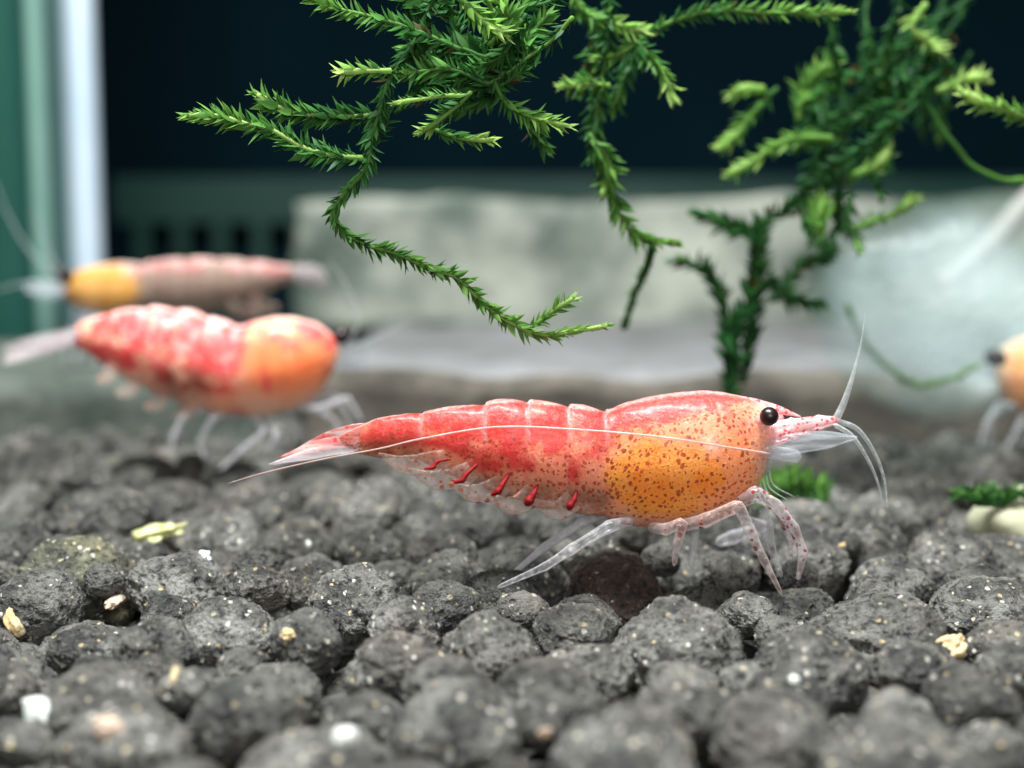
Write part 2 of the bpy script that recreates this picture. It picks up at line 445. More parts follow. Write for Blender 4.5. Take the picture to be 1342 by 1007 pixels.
# slotted green box
yb = 26.0
zt = at(300, 232, yb)[2]; zm = at(300, 292, yb)[2]; zb = -0.6
xl, xr = at(150, 300, yb)[0], at(1420, 300, yb)[0]
e = empty('slotted_box', ((xl + xr) / 2, yb, zb))
V, F = box_geo(xl, xr, yb, yb + 3, zm, zt); wpart('rim', V, F, M['green_plastic'], e)
V, F = box_geo(xl, xr, yb + 1.0, yb + 2.9, zb, zm - 0.003); wpart('back_panel', V, F, M['navy'], e)
for px in range(175, 1420, 52):
    x0 = at(px, 300, yb)[0]; x1 = at(px + 19, 300, yb)[0]
    V, F = box_geo(x0, x1, yb + 0.02, yb + 0.6, zb, zm - 0.003); wpart('slat', V, F, M['green_plastic'], e)
tag(e, 'dark green slotted box blurred far behind the moss', 'box')

# stone step and the pale stone block on it
YS, ZS = 9.35, 0.376
xs_ = at(400, 480, YS)[0]
V, F = box_geo(-10, xs_ - 0.12, YS + 0.1, 13.4, -0.6, ZS - 0.03, (40, 30, 5), 0.10, 8.0, 1.1)
tag(mesh_obj('dark_stone_step', V, F, M['slab_dark']), 'low dark greenish stone step behind the soil at the left', 'stone')
V, F = box_geo(xs_, 11, YS, 20, -0.6, ZS, (50, 30, 5), 0.10, 3.0, 1.1)
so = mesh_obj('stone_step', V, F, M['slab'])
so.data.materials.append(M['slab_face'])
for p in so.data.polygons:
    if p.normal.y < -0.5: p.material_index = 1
tag(so, 'low grey stone step with a brown front behind the soil', 'stone')
yb = 15.5
V, F = box_geo(at(385, 300, yb)[0], at(1560, 300, yb)[0], yb, yb + 3.0, ZS - 0.05, at(600, 262, yb)[2], (44, 10, 10), 0.13, 5.0, 0.75)
tag(mesh_obj('stone_block', V, F, M['stone']), 'pale weathered stone block lying on the grey step', 'stone')

# ------------------------------------------------------------------ soil grains
def ico(sub):
    import bmesh
    bm = bmesh.new(); bmesh.ops.create_icosphere(bm, subdivisions=sub, radius=1.0)
    V = np.array([v.co[:] for v in bm.verts]); F = [tuple(v.index for v in f.verts) for f in bm.faces]
    bm.free(); return V, F
def grain_geo(V, seed, fine=True):
    out = np.empty_like(V)
    r = random.Random(seed)
    sx, sy, sz = r.uniform(0.92, 1.2), r.uniform(0.88, 1.1), r.uniform(0.76, 0.98)
    for i, p in enumerate(V):
        q = Vector(p) + Vector((seed * 3.1, seed * 1.7, -seed * 2.3))
        d = 0.20 * mnoise.noise(q * 1.1) + 0.09 * mnoise.noise(q * 2.5)
        if fine:
            d += 0.05 * mnoise.noise(q * 5.5) + 0.042 * mnoise.noise(q * 11) + 0.030 * mnoise.noise(q * 23)
            vd = mnoise.voronoi(q * 3.6)[0][0]
            if vd < 0.28: d -= 0.10 * (0.28 - vd)
        out[i] = p * (1 + d)
    return out * np.array((sx, sy, sz))
ICO5, F5 = ico(6); ICO3, F3 = ico(4); ICO2, F2 = ico(3)
NVAR = 12
GRAIN = {}
for mk in ('soil',):
    for k in range(NVAR):
        V = grain_geo(ICO5, k + 1)
        me = bpy.data.meshes.new('soil_grain')
        me.from_pydata(V.tolist(), [], F5)
        me.polygons.foreach_set('use_smooth', np.ones(len(me.polygons), dtype=bool))
        me.materials.append(M['soil'])
        GRAIN[k] = me
GSHAPE3 = [grain_geo(ICO2, k + 1, True) for k in range(NVAR)]

soil = mesh_obj('soil_bed', *box_geo(-7, 7.5, 1.6, YS - 0.02, -0.61, -0.42, (40, 24, 1), 0.04, 1.0, 2.0), M['soil_base'])
tag(soil, kind='structure')

grains = []     # x, y, z, r, material key
# grains one can recognise in the photograph: centre px, py, half width px
HERO = [(886, 806, 92, 'soil'), (753, 800, 55, 'soil'), (1058, 842, 76, 'soil'), (981, 786, 42, 'soil'), (1166, 792, 94, 'soil'),
        (1291, 765, 82, 'soil'), (1318, 820, 60, 'soil'), (1190, 853, 52, 'soil'), (1275, 885, 66, 'soil'), (1246, 712, 60, 'soil'),
        (1136, 695, 54, 'soil'), (1195, 636, 66, 'soil'), (300, 800, 66, 'soil'), (465, 766, 66, 'soil'), (582, 730, 62, 'soil'),
        (485, 700, 46, 'soil'), (580, 782, 50, 'soil'), (400, 822, 52, 'soil'), (520, 842, 70, 'soil'), (640, 822, 72, 'soil'),
        (100, 730, 84, 'soil_algae'), (205, 822, 60, 'soil'), (50, 770, 62, 'soil'), (806, 742, 62, 'soil_brown'), (690, 730, 54, 'soil'),
        (380, 690, 56, 'soil'), (300, 680, 50, 'soil'), (720, 880, 78, 'soil'), (900, 900, 70, 'soil'), (600, 920, 90, 'soil'),
        (820, 960, 110, 'soil'), (1010, 930, 84, 'soil'), (1180, 960, 110, 'soil'), (330, 900, 84, 'soil'), (420, 960, 100, 'soil'),
        (130, 880, 90, 'soil'), (1060, 720, 52, 'soil'), (960, 735, 40, 'soil'), (190, 600, 56, 'soil'), (60, 600, 50, 'soil')]
for px, py, hw, mk in HERO:
    p = at_z(px, py + hw * 0.25, -0.06)
    r = hw * p[1] / FPX / 1.04
    grains.append((p[0], p[1], -0.02 - 0.62 * r + random.uniform(-.01, .02), r, mk))
def half_w(y): return 0.43 * y + 0.9
def near(x, y, r, f, L):
    for g in L:
        if (g[0] - x) ** 2 + (g[1] - y) ** 2 < (f * (g[3] + r)) ** 2: return True
    return False
R2 = random.Random(11)
for passes, (r0, r1, tries, f) in enumerate(((0.17, 0.235, 1600, 1.0), (0.12, 0.18, 4200, 0.97), (0.075, 0.115, 5000, 0.94))):
    for _ in range(tries):
        y = 2.3 + (YS - 2.35) * R2.random()
        x = R2.uniform(-1, 1) * half_w(y)
        r = R2.uniform(r0, r1)
        if y + r > YS - 0.05: continue
        if not near(x, y, r, f, grains):
            grains.append((x, y, -0.02 - 0.62 * r + R2.uniform(-0.10, 0.05), r, 'soil'))
low = []
for _ in range(5000):
    y = 2.3 + (YS - 2.35) * R2.random(); x = R2.uniform(-1, 1) * half_w(y); r = R2.uniform(0.14, 0.2)
    if y + r < YS and not near(x, y, r, 0.72, low): low.append((x, y, -0.33 + R2.uniform(-.05, .04), r, 'soil'))

def shows(g):   # size in the photograph, none when outside the frame
    x, y, z, r, _ = g
    px = CXP + FPX * x / y; py = 320 + FPX * (CAM_H - z) / y; rp = r * FPX / y
    if px + rp < 0 or px - rp > 1342 or py - rp > 1007: return 0
    return rp
grains.sort(key=lambda g: -shows(g))
def grain_matrix(g, rr):
    x, y, z, r, _ = g
    return Matrix.Translation((x, y, z)) @ Matrix.Rotation(rr.uniform(0, 6.283), 4, 'Z') @ Matrix.Rotation(rr.uniform(-.35, .35), 4, 'X') @ Matrix.Scale(r, 4)
rr = random.Random(5)
single = [g for g in grains[:300] if shows(g) > 0]
rest = [g for g in grains if g not in single] + low
tinted = {}
for i, g in enumerate(single):
    k = rr.randrange(NVAR)
    me = GRAIN[k]
    if g[4] != 'soil':
        me = me.copy(); me.materials.clear(); me.materials.append(M[g[4]])
    o = link_obj('soil_grain', me, soil)
    o.matrix_local = grain_matrix(g, rr)
VV = []; FF = []; off = 0
F3a = np.array(F2)
for g in rest:
    k = rr.randrange(NVAR); mt = np.array(grain_matrix(g, rr))
    V = GSHAPE3[k] if g[1] < 9 else GSHAPE3[k]
    VV.append(V @ mt[:3, :3].T + mt[:3, 3]); FF.append(F3a + off); off += len(V)
me = bpy.data.meshes.new('soil_grains')
VV = np.concatenate(VV); FF = np.concatenate(FF)
me.vertices.add(len(VV)); me.vertices.foreach_set('co', VV.ravel())
me.loops.add(FF.size); me.loops.foreach_set('vertex_index', FF.ravel())
me.polygons.add(len(FF)); me.polygons.foreach_set('loop_start', np.arange(0, FF.size, 3)); me.polygons.foreach_set('loop_total', np.full(len(FF), 3))
me.update(calc_edges=True)
me.polygons.foreach_set('use_smooth', np.ones(len(FF), dtype=bool))
me.materials.append(M['soil'])
tag(link_obj('soil_grains', me, soil), kind='stuff')

def ground_z(x, y):
    """top of the grains under a point"""
    best = -0.3
    for g in grains:
        d2 = (g[0] - x) ** 2 + (g[1] - y) ** 2
        if d2 < g[3] ** 2:
            best = max(best, g[2] + 0.8 * math.sqrt(g[3] ** 2 - d2))
    return best

# ------------------------------------------------------------------ shrimps
def interp(tab, x):
    tab = sorted(tab); xs = [t[0] for t in tab]; ys = [t[1] for t in tab]
    return np.interp(x, xs, ys)
def smooth_curve(tab, xs, w=5):
    y = interp(tab, xs)
    k = np.hanning(w + 2)[1:-1]; k /= k.sum()
    yp = np.concatenate([np.full(w // 2, y[0]), y, np.full(w // 2, y[-1])])
    return np.convolve(yp, k, 'valid')

def shrimp_body(root, dorsal, ventral, Y, mat, segs, colour, x_tail, x_head, wfac, face=1, name='body', shrink=1.0, parent=None):
    """one continuous lofted body; colour(px, py, u, lat) gives the pigment masks"""
    NS, NA = 260, 84
    t = np.linspace(0, 1, NS)
    t = 0.5 * (t + 0.5 * (1 - np.cos(math.pi * t)))            # denser ends
    xs = x_tail + (x_head - x_tail) * t
    top = smooth_curve(dorsal, xs, 7); bot = smooth_curve(ventral, xs, 9)
    # round both ends
    mid = (top + bot) / 2; half = (bot - top) / 2
    endr = np.minimum(1, np.sqrt(np.clip(1 - (1 - np.clip(t / 0.02, 0, 1)) ** 2, 0, 1)))
    endh = np.minimum(1, np.sqrt(np.clip(1 - (1 - np.clip((1 - t) / 0.035, 0, 1)) ** 2, 0, 1)))
    sc = np.maximum(endr * endh, 0.02)
    k = Y / FPX
    V = []; m1 = []; m2 = []; m3 = []
    segs = sorted(segs)
    base = np.array(root.location)
    for i in range(NS):
        x = xs[i]
        bulge = 0.0; edge = 0.0
        for a, b in zip(segs[:-1], segs[1:]):
            if a <= x < b:
                u = (x - a) / (b - a)
                u = u if face > 0 else 1 - u              # u = 0 at the rear edge of the ring
                bulge = 0.075 * (1 - u) ** 1.5 + 0.05 * math.sin(math.pi * u) - 0.05
                if u < 0.06: bulge *= u / 0.06
        d = min(abs(x - s) for s in segs)
        edge = math.exp(-(d / (abs(x_head - x_tail) * 0.0055)) ** 2)
        wf = np.interp(t[i], *wfac)
        for j in range(NA):
            th = 2 * math.pi * j / NA
            c, s = math.cos(th), math.sin(th)
            hz = half[i] * sc[i] * (1 + bulge) * shrink
            py = mid[i] - hz * c
            lat = math.copysign(abs(s) ** 0.85, s) * half[i] * sc[i] * wf * (1 + bulge) * shrink
            # flanks fall in towards the belly
            lat *= 1.0 - 0.30 * max(0, -c) ** 1.5
            p = at(x, py, Y)
            p = p + np.array((0, -lat * k, 0))
            V.append(p - base)
            q = (mid[i] - py) / max(half[i], 1)           # +1 back, -1 belly
            (r, o, b), (w, dt, cl) = colour(x, py, q, edge)
            m1.append((r, o, b)); m2.append((w, dt, cl))
            thm = th if th <= math.pi else 2 * math.pi - th
            m3.append((x * k, (thm * 0.85 + (0 if th <= math.pi else 7)) * half.max() * k * (0.35 + 0.65 * half[i] / half.max()), 0))
    F = []
    for i in range(NS - 1):
        for j in range(NA):
            j2 = (j + 1) % NA
            F.append((i * NA + j, i * NA + j2, (i + 1) * NA + j2, (i + 1) * NA + j))
    V.append(at(xs[0], mid[0], Y) - base); V.append(at(xs[-1], mid[-1], Y) - base)
    m1 += [m1[0], m1[-1]]; m2 += [m2[0], m2[-1]]; m3 += [m3[0], m3[-1]]
    n = len(V)
    for j in range(NA):
        j2 = (j + 1) % NA
        F.append((n - 2, j2, j)); F.append((n - 1, (NS - 1) * NA + j, (NS - 1) * NA + j2))
    # fine irregularity
    V = np.array(V)
    for i in range(len(V)):
        V[i] += 0.004 * np.array(mnoise.noise_vector(Vector(V[i]) * 9.0)) + 0.0018 * np.array(mnoise.noise_vector(Vector(V[i]) * 40.0))
    return mesh_obj(name, V, F, mat, parent or root, attrs={'m1': m1, 'm2': m2, 'skin': m3})

def limb(root, name, pts, Y, rad, mat, lat=0.0, seg=10, n=24, flat=1.0, joints=True, parent=None, flat_axis=None):
    """pts: (px, py) or (px, py, lateral offset cm); rad: px radii at the points"""
    k = Y / FPX
    P = []
    for p in pts:
        q = at(p[0], p[1], Y + lat + (p[2] if len(p) > 2 else 0.0))
        P.append(q)
    C = catmull(P, n)
    # straighter between joints
    if joints and len(P) > 2:
        seglen = np.linalg.norm(np.diff(np.array(P), axis=0), axis=1); cum = np.concatenate([[0], np.cumsum(seglen)]); cum /= cum[-1]
        L = np.array([[np.interp(u, cum, np.array(P)[:, a]) for a in range(3)] for u in np.linspace(0, 1, n)])
        C = 0.25 * C + 0.75 * L
        tt = np.linspace(0, 1, n)
        R = np.interp(tt, cum, rad) * k * 0.84
        for c in cum[1:-1]:
            R *= 1 + 0.16 * np.exp(-((tt - c) / 0.035) ** 2)
    else:
        R = np.interp(np.linspace(0, 1, n), np.linspace(0, 1, len(rad)), rad) * k
    Ltot = np.linalg.norm(np.diff(C, axis=0), axis=1).sum(); tt = np.linspace(0, 1, n)
    for e_, d_ in ((R[-1] / Ltot, 1 - tt), (R[0] / Ltot, tt)):
        e_ = max(min(e_, 0.3), 1.5 / n); R = R * np.sqrt(np.clip(1 - np.clip(1 - d_ / e_, 0, 0.97) ** 2, 0, 1))
    V, F = tube_geo(C, R, seg, flat, flat_axis)
    par = parent or root
    off = np.array(root.location)
    return mesh_obj(name, V - off, F, mat, par)

def blade(root, name, pts, Y, wid, mat, lat=0.0, tilt=0.3, thick=1.2, n=18, parent=None):
    """thin leaf-shaped plate: spine pts in px, half widths in px; lenticular cross-section"""
    k = Y / FPX
    C = catmull([at(p[0], p[1], Y + lat + (p[2] if len(p) > 2 else 0)) for p in pts], n)
    Wd = np.interp(np.linspace(0, 1, n), np.linspace(0, 1, len(wid)), wid) * k
    T = np.gradient(C, axis=0); T /= np.linalg.norm(T, axis=1)[:, None]
    V = []; F = []; m = 9
    for i in range(n):
        up = np.cross(np.array((0, 1.0, 0)), T[i]); up /= np.linalg.norm(up)
        dirw = math.cos(tilt) * up + math.sin(tilt) * np.array((0, 1.0, 0))
        nn = np.cross(T[i], dirw)
        for s in (1, -1):
            for j in range(m):
                w = -1 + 2 * j / (m - 1)
                th = thick * k * (1 - w * w) + 0.15 * k
                V.append(C[i] + dirw * Wd[i] * w + nn * (s * th * 0.5))
    for i in range(n - 1):
        for j in range(m - 1):
            a = i * 2 * m + j; b = (i + 1) * 2 * m + j
            F.append((a, a + 1, b + 1, b)); F.append((a + m, b + m, b + m + 1, a + m + 1))
        a = i * 2 * m; b = (i + 1) * 2 * m
        F.append((a, b, b + m, a + m)); F.append((a + m - 1, a + 2 * m - 1, b + 2 * m - 1, b + m - 1))
    for i in (0, n - 1):
        a = i * 2 * m
        for j in range(m - 1): F.append((a + j, a + j + m, a + j + m + 1, a + j + 1) if i == 0 else (a + j, a + j + 1, a + j + m + 1, a + j + m))
    off = np.array(root.location)
    return mesh_obj(name, np.array(V) - off, F, mat, parent or root)

def eyeball(root, px, py, Y, rpx, mat, name='eye', stretch=(1, 1, 1)):
    V, F = ICO3 * (rpx * Y / FPX) * np.array(stretch), F3
    return mesh_obj(name, V + at(px, py, Y) - np.array(root.location), F, mat, root)

# ---- the sharp shrimp in front
def main_shrimp():
    Y = 5.14
    g = at(860, 690, Y); root = empty('shrimp', (g[0], Y, 0.0))
    D = [(440, 574), (458, 566), (476, 557), (494, 549), (512, 545), (540, 541), (553, 541), (590, 535), (632, 529), (650, 525), (675, 524), (700, 526), (735, 530), (765, 534), (792, 538), (800, 537),
         (815, 530), (850, 521), (890, 515), (920, 513), (950, 515), (980, 521), (1003, 531), (1012, 546), (1018, 566)]
    B = [(440, 587), (458, 592), (476, 596), (494, 599), (512, 600), (540, 602), (556, 606), (580, 616), (610, 630), (650, 645), (690, 660), (720, 666), (760, 670), (792, 678), (810, 686), (840, 691),
         (880, 691), (920, 688), (950, 679), (972, 664), (988, 645), (1000, 622), (1006, 606), (1018, 594)]
    segs = [440, 553, 636, 692, 746, 794]
    def colour(x, y, q, edge):
        f = fbm((x * 0.01, y * 0.01, 0), 1.6, 3, 4.0)
        abd = 1 - ss(785, 812, x)
        # back: red saddle
        line = 566 if x > 640 else 566 + (640 - x) * 0.10
        r = abd * (0.80 * (1 - ss(line - 14, line + 18, y)) + 0.27 * (1 - ss(590, 650, y)) * ss(560, 600, x))
        for bx_, by_, rx_, ry_, am in ((665, 584, 34, 11, .75), (725, 582, 26, 14, .7), (640, 606, 24, 7, .65), (690, 604, 13, 12, .8), (600, 586, 24, 10, .6), (748, 612, 7, 16, .7), (575, 578, 30, 9, .5), (770, 590, 16, 12, .5)):
            r += 0.8 * abd * am * math.exp(-((x - bx_) / rx_) ** 2 - ((y - by_) / ry_) ** 2)
        car = 1 - abd
        r += car * (0.85 * (1 - ss(538, 575, y + (x - 800) * 0.16)) * (1 - ss(860, 1010, x) * 0.35))
        r += car * 0.22 * (1 - ss(570, 600, y))
        # orange saddle
        e = ((x - 868) / 82) ** 2 + ((y - 620) / 54) ** 2
        o = 1 - ss(0.55, 1.2, e + 0.4 * f)
        o = max(o, 0.45 * car * (1 - ss(640, 690, y)) * ss(545, 575, y))
        rim = math.exp(-((x - 803) / 7) ** 2) * ss(590, 600, y) * (1 - ss(640, 655, y)); o = max(o, rim)
        b = abd * 0.9 * math.exp(-((y - (640 + (x - 700) * 0.12)) / 16) ** 2) * ss(560, 620, x)
        b = max(b, abd * 0.8 * (1 - ss(520, 580, x)) * ss(560, 590, y))
        w = 0.35 * edge * abd * (1 - ss(560, 585, y)) + 0.4 * ss(0.965, 0.995, q)
        w = max(w, car * 0.5 * math.exp(-(((x - 925) / 12) ** 2 + ((y - 575) / 12) ** 2)), car * 0.5 * ss(965, 1015, x) * (1 - ss(600, 640, y)))
        dt = 1.0 - 0.3 * ss(0.6, 0.9, r)
        dt *= 1 - 0.75 * w
        cl = 0.04 + 0.40 * ss(0.65, 1.0, -q) + 0.30 * (1 - ss(480, 600, x)) * ss(555, 585, y) + 0.5 * (1 - ss(445, 500, x))
        cl = max(cl, 0.12 * abd * ss(600, 650, y))
        cl *= 1 - 0.7 * o
        return (min(r, 1), min(o, 1), min(b, 1)), (min(w, 1), dt, min(cl, 0.75))
    def inner(x, y, q, edge):
        (r, o, b), (w, dt, cl) = colour(x, y, q, edge)
        e2 = ((x - 858) / 72) ** 2 + ((y - 620) / 50) ** 2
        o2 = 1 - ss(0.7, 1.15, e2 + 0.5 * fbm((x * 0.03, y * 0.03, 0), 1.5, 3, 1.0))
        gut = math.exp(-((y - (550 + (790 - x) * 0.045)) / 5.5) ** 2) * (0.45 + 0.55 * (1 - ss(540, 580, x))) * (1 - ss(780, 800, x))
        return (min(r * (1 - o2), 1), max(o2, o * 0.4), max(b, 0.75 * gut)), (w * 0.5, 0.0, 0.0)
    WF = ([0, 0.15, 0.5, 0.62, 0.8, 0.95, 1], [0.55, 0.62, 0.62, 0.60, 0.66, 0.62, 0.6])
    bd = shrimp_body(root, D, B, Y, M['body1'], segs, colour, 440, 1018, WF)
    shrimp_body(root, [(x, y + (4 if y < 560 else 0)) for x, y in D], [(x, y - 9 * ss(520, 600, x)) for x, y in B], Y, M['flesh1'], segs, inner, 470, 1012, WF, 1, 'flesh', 0.90, bd)
    # head
    blade(root, 'rostrum', [(955, 526), (990, 531), (1022, 538), (1049, 546)], Y, [9, 8.5, 6, 0.8], M['horn'], 0, 0.05, 9)
    for s, px, py in ((-1, 1008, 546), (1, 1030, 546)):
        limb(root, 'eye_stalk', [(996, 556, s * 0.06), (px - 2, py + 2, s * 0.12)], Y, [11, 9], M['horn'], joints=False, n=8)
        eyeball(root, px, py, Y + s * 0.118, 12.5 if s < 0 else 11, M['eye'])
    for s in (-1, 1):
        limb(root, 'antennule_base', [(1002, 572, s * .05), (1040, 562, s * .05), (1075, 554, s * .05), (1100, 551, s * .05)], Y, [23, 16, 11, 6], M['horn'], n=24, seg=12, flat=0.8)
        blade(root, 'antennal_scale', [(1005, 588, s * .09), (1045, 581, s * .10), (1090, 576, s * .10), (1123, 574, s * .10)], Y, [13, 14, 12, 2], M['scale'], 0, 0.25 * s, 5)
        limb(root, 'antenna_base', [(998, 592, s * .08), (1022, 595, s * .09), (1050, 599, s * .09)], Y, [12, 9, 9.5], M['scale'], n=26, seg=12, joints=False)
    limb(root, 'antennule', [(1094, 553), (1106, 528), (1118, 492), (1128, 452), (1134, 412)], Y - .05, [5.5, 4.2, 2.6, 1.4, 0.6], M['feeler'], n=40, seg=8, joints=False)
    limb(root, 'antennule', [(1094, 551), (1124, 563), (1147, 596), (1159, 630), (1163, 668)], Y - .05, [3.8, 3.2, 2.6, 2.0, 1.0], M['feeler'], n=40, seg=8, joints=False)
    limb(root, 'antennule', [(1092, 556), (1117, 572), (1138, 604), (1151, 635), (1157, 666)], Y - .12, [3.4, 2.8, 2.3, 1.7, 0.9], M['feeler'], n=40, seg=8, joints=False)
    limb(root, 'antenna', [(1010, 595, -.14), (945, 585, -.24), (860, 572, -.26), (740, 562, -.24), (647, 560, -.22), (553, 575, -.20), (498, 588, -.18), (423, 602, -.14), (345, 620, -.1), (298, 634, -.06)],
         Y, [1.7, 1.5, 1.4, 1.3, 1.25, 1.2, 1.1, 1.0, 0.9, 0.5], M['feeler_pink'], n=90, seg=6, joints=False)
    # walking legs (near side, then far side)
    L = M['leg']
    limb(root, 'walking_leg', [(830, 682, -.08), (799, 690, -.12), (749, 720, -.16), (714, 743, -.16), (652, 770, -.16)], Y, [10, 9, 7.5, 6, 3], L, n=40)
    limb(root, 'walking_leg', [(825, 664, .06), (797, 673, .08), (764, 684, .1), (714, 717, .12), (672, 752, .12)], Y, [9, 8.5, 8, 6.5, 4], M['leg_far'], n=40)
    limb(root, 'walking_leg', [(850, 690, -.08), (872, 694, -.14), (894, 686, -.16), (888, 712, -.16), (883, 742, -.16)], Y, [9, 9, 8.5, 7, 3.5], M['leg_pink'], n=36)
    limb(root, 'walking_leg', [(880, 688, .08), (911, 690, .12), (909, 715, .12), (905, 744, .12)], Y, [7, 7, 6.5, 5], M['leg_far'], n=30)
    limb(root, 'walking_leg', [(880, 692, -.1), (925, 682, -.16), (967, 664, -.18), (984, 698, -.18), (1002, 736, -.18), (1025, 780, -.18)], Y, [10, 10.5, 9.5, 8, 6, 3], M['leg_pink'], n=46)
    limb(root, 'walking_leg', [(960, 664, -.02), (988, 662, -.05), (1003, 690, -.05), (1012, 722, -.05), (1024, 757, -.05)], Y, [11, 15, 13, 6, 3.5], L, n=36)
    limb(root, 'claw_leg', [(965, 662, -.1), (990, 648, -.14), (1018, 663, -.15), (1040, 692, -.15), (1052, 724, -.15), (1046, 760, -.15)], Y, [10, 12, 9, 8, 7.5, 3.5], M['leg_spot'], n=46)
    limb(root, 'claw_leg', [(968, 655, .06), (998, 646, .1), (1022, 672, .12), (1034, 700, .12), (1037, 735, .12)], Y, [8, 9, 7.5, 6.5, 3], M['leg_spot'], n=40)
    limb(root, 'walking_leg', [(955, 675, .08), (1000, 690, .3), (962, 704, .42), (938, 712, .44)], Y, [7, 9, 11, 9], L, n=30)
    for i in range(5):   # mouth feelers
        x0 = 992 + i * 4
        limb(root, 'mouth_feeler', [(x0, 640 - i * 6, -.05), (x0 + 6, 656 - i * 5, -.08), (x0 + 14 + i * 5, 668 - i * 4, -.1)], Y, [1.6, 1.3, 0.6], M['feeler'], n=14, seg=6, joints=False)
    # swimming legs
    for i, (hx, hy, kx, ky, tx, ty) in enumerate(((752, 640, 752, 660, 747, 676), (702, 632, 698, 654, 690, 670), (664, 618, 657, 642, 640, 654), (622, 606, 610, 628, 588, 636), (588, 600, 572, 611, 548, 616))):
        for s in (-1, 1):
            blade(root, 'swimming_leg', [(hx + 14, hy - 8, s * .04), (kx, ky - 6, s * .08), (tx - 18, ty - 7, s * .09), (tx - 52, ty - 21, s * .09)], Y, [8, 17, 14, 2], M['pleopod'], 0, 0.3 * s, 3)
        rw = ([2, 4, 5.5, 4.5], [1.5, 4.5, 7, 5.5], [2.6, 4.2, 5.4, 3.0], [2.2, 3.4, 4.2, 2.2], [1.2, 2.4, 3.2, 1.5])[i]
        limb(root, 'swimming_leg_joint', [(hx + 4, hy + 2, -.10), (kx + 1, ky - 6, -.125), (kx - 4, ky + 2, -.13), ((kx + tx) / 2 - 5, (ky + ty) / 2 + 1, -.125)], Y, rw, M['pleopod_red'], n=20, seg=8)
    # tail fan
    fan = empty('tail_fan', (0, 0, 0)); fan.parent = root
    for i, (pts, wd, tl, lt, mt) in enumerate((
            ([(512, 558), (450, 567), (415, 578), (384, 592)], [6, 9, 6, 1.0], 0.15, 0.0, 'tail'),
            ([(512, 580), (445, 588), (400, 597), (352, 609)], [3, 9, 8, 1.0], 0.5, -.06, 'tail_pale'),
            ([(512, 572), (446, 579), (404, 588), (366, 600)], [3, 9, 8, 1], 0.35, -.03, 'tail'),
            ([(512, 580), (445, 589), (402, 600), (360, 610)], [3, 9, 8, 1], -0.5, .06, 'tail_pale'),
            ([(512, 572), (446, 582), (404, 592), (372, 603)], [3, 9, 8, 1], -0.35, .03, 'tail'))):
        blade(root, 'tail_blade', [(p[0], p[1], lt * (i_ / 3)) for i_, p in enumerate(pts)], Y, wd, M[mt], 0, tl, 2.4, parent=fan)
    tag(root, 'sharp red and orange shrimp with dark dots walking over the grains in front', 'shrimp', 'shrimps in the tank')
    return root
main_shrimp()

# ---- the blurred shrimps behind
def far_shrimp(Y, D, B, segs, colour, x_tail, x_head, mat, tail, eyes, legs, feel, face, label, wf=0.62, ground=0.0, scales=None, tailm='tail_pale', fins=()):
    xm = (x_tail + x_head) / 2
    root = empty('shrimp', (at(xm, 500, Y)[0], Y, ground))
    shrimp_body(root, D, B, Y, M[mat], segs, colour, x_tail, x_head, ([0, 0.2, 0.6, 0.8, 1], [0.5, wf, wf, wf + .04, wf]), face)
    fan = empty('tail_fan', (0, 0, 0)); fan.parent = root
    for i, s in enumerate((-1, -0.5, 0, 0.5, 1)):
        (x0, y0), (x1, y1) = tail
        blade(root, 'tail_blade', [(x0, y0 + s * 4), ((x0 + x1) / 2, (y0 + y1) / 2 + s * 7), (x1, y1 + s * 10)], Y, [7, 9, 3], M['tail' if tailm == 'tail_mix' and i in (1, 2) else 'tail_pale'], s * 0.08, 0.3 + s * 0.3, 2.4, parent=fan)
    for (ex, ey), s in zip(eyes, (-1, 1)): eyeball(root, ex, ey, Y + s * 0.19, 11, M['eye'])
    for pts in legs: limb(root, 'walking_leg', pts, Y, np.linspace(6.5, 3.0, len(pts)), M['leg_far'], n=26, seg=8)
    for pts in feel: limb(root, 'antenna', pts, Y, np.linspace(1.8, 0.6, len(pts)), M['feeler'], n=30, seg=6, joints=False)
    for pts in (scales or ()): blade(root, 'antennal_scale', pts, Y, [6, 11, 9, 3], M['scale'], 0, 0.3, 4)
    for pts in fins: blade(root, 'swimming_leg', pts, Y, [9, 10, 3], M['pleopod'], -.1, 0.3, 3)
    tag(root, label, 'shrimp', 'shrimps in the tank')
    return root

def c2(x, y, q, edge):
    car = ss(300, 335, x); abd = 1 - car
    r = abd * (1.0 * (1 - ss(455, 500, y)) + 0.35 * (1 - ss(490, 530, y))) + car * 0.62 * (1 - ss(428, 472, y)) + 0.4 * math.exp(-((x - 318) / 14) ** 2) + 0.55 * math.exp(-((x - 352 - (y - 470) * 0.1) / 7) ** 2) * ss(440, 460, y) * (1 - ss(500, 520, y))
    o = car * 0.95 * math.exp(-(((x - 385) / 75) ** 2 + ((y - 470) / 50) ** 2) ** 2)
    o = max(o, 0.5 * abd * ss(470, 520, y) * ss(240, 300, x))
    b = 1.0 * math.exp(-(((x - 245) / 40) ** 2 + ((y - 500) / 26) ** 2) ** 1.5)
    w = 0.7 * ss(0.93, 0.99, q) + 0.25 * edge * ss(0.3, 0.7, q) + 0.42 * ss(0.2, 0.45, fbm((x * .05, y * .05, 1), 1.6, 2, 2.0)) * abd * ss(-0.5, 0.2, q)
    cl = 0.08 + 0.4 * ss(0.5, 1, -q)
    return (min(r, 1), min(o, 1), b), (min(w, 1), 0.5, cl)
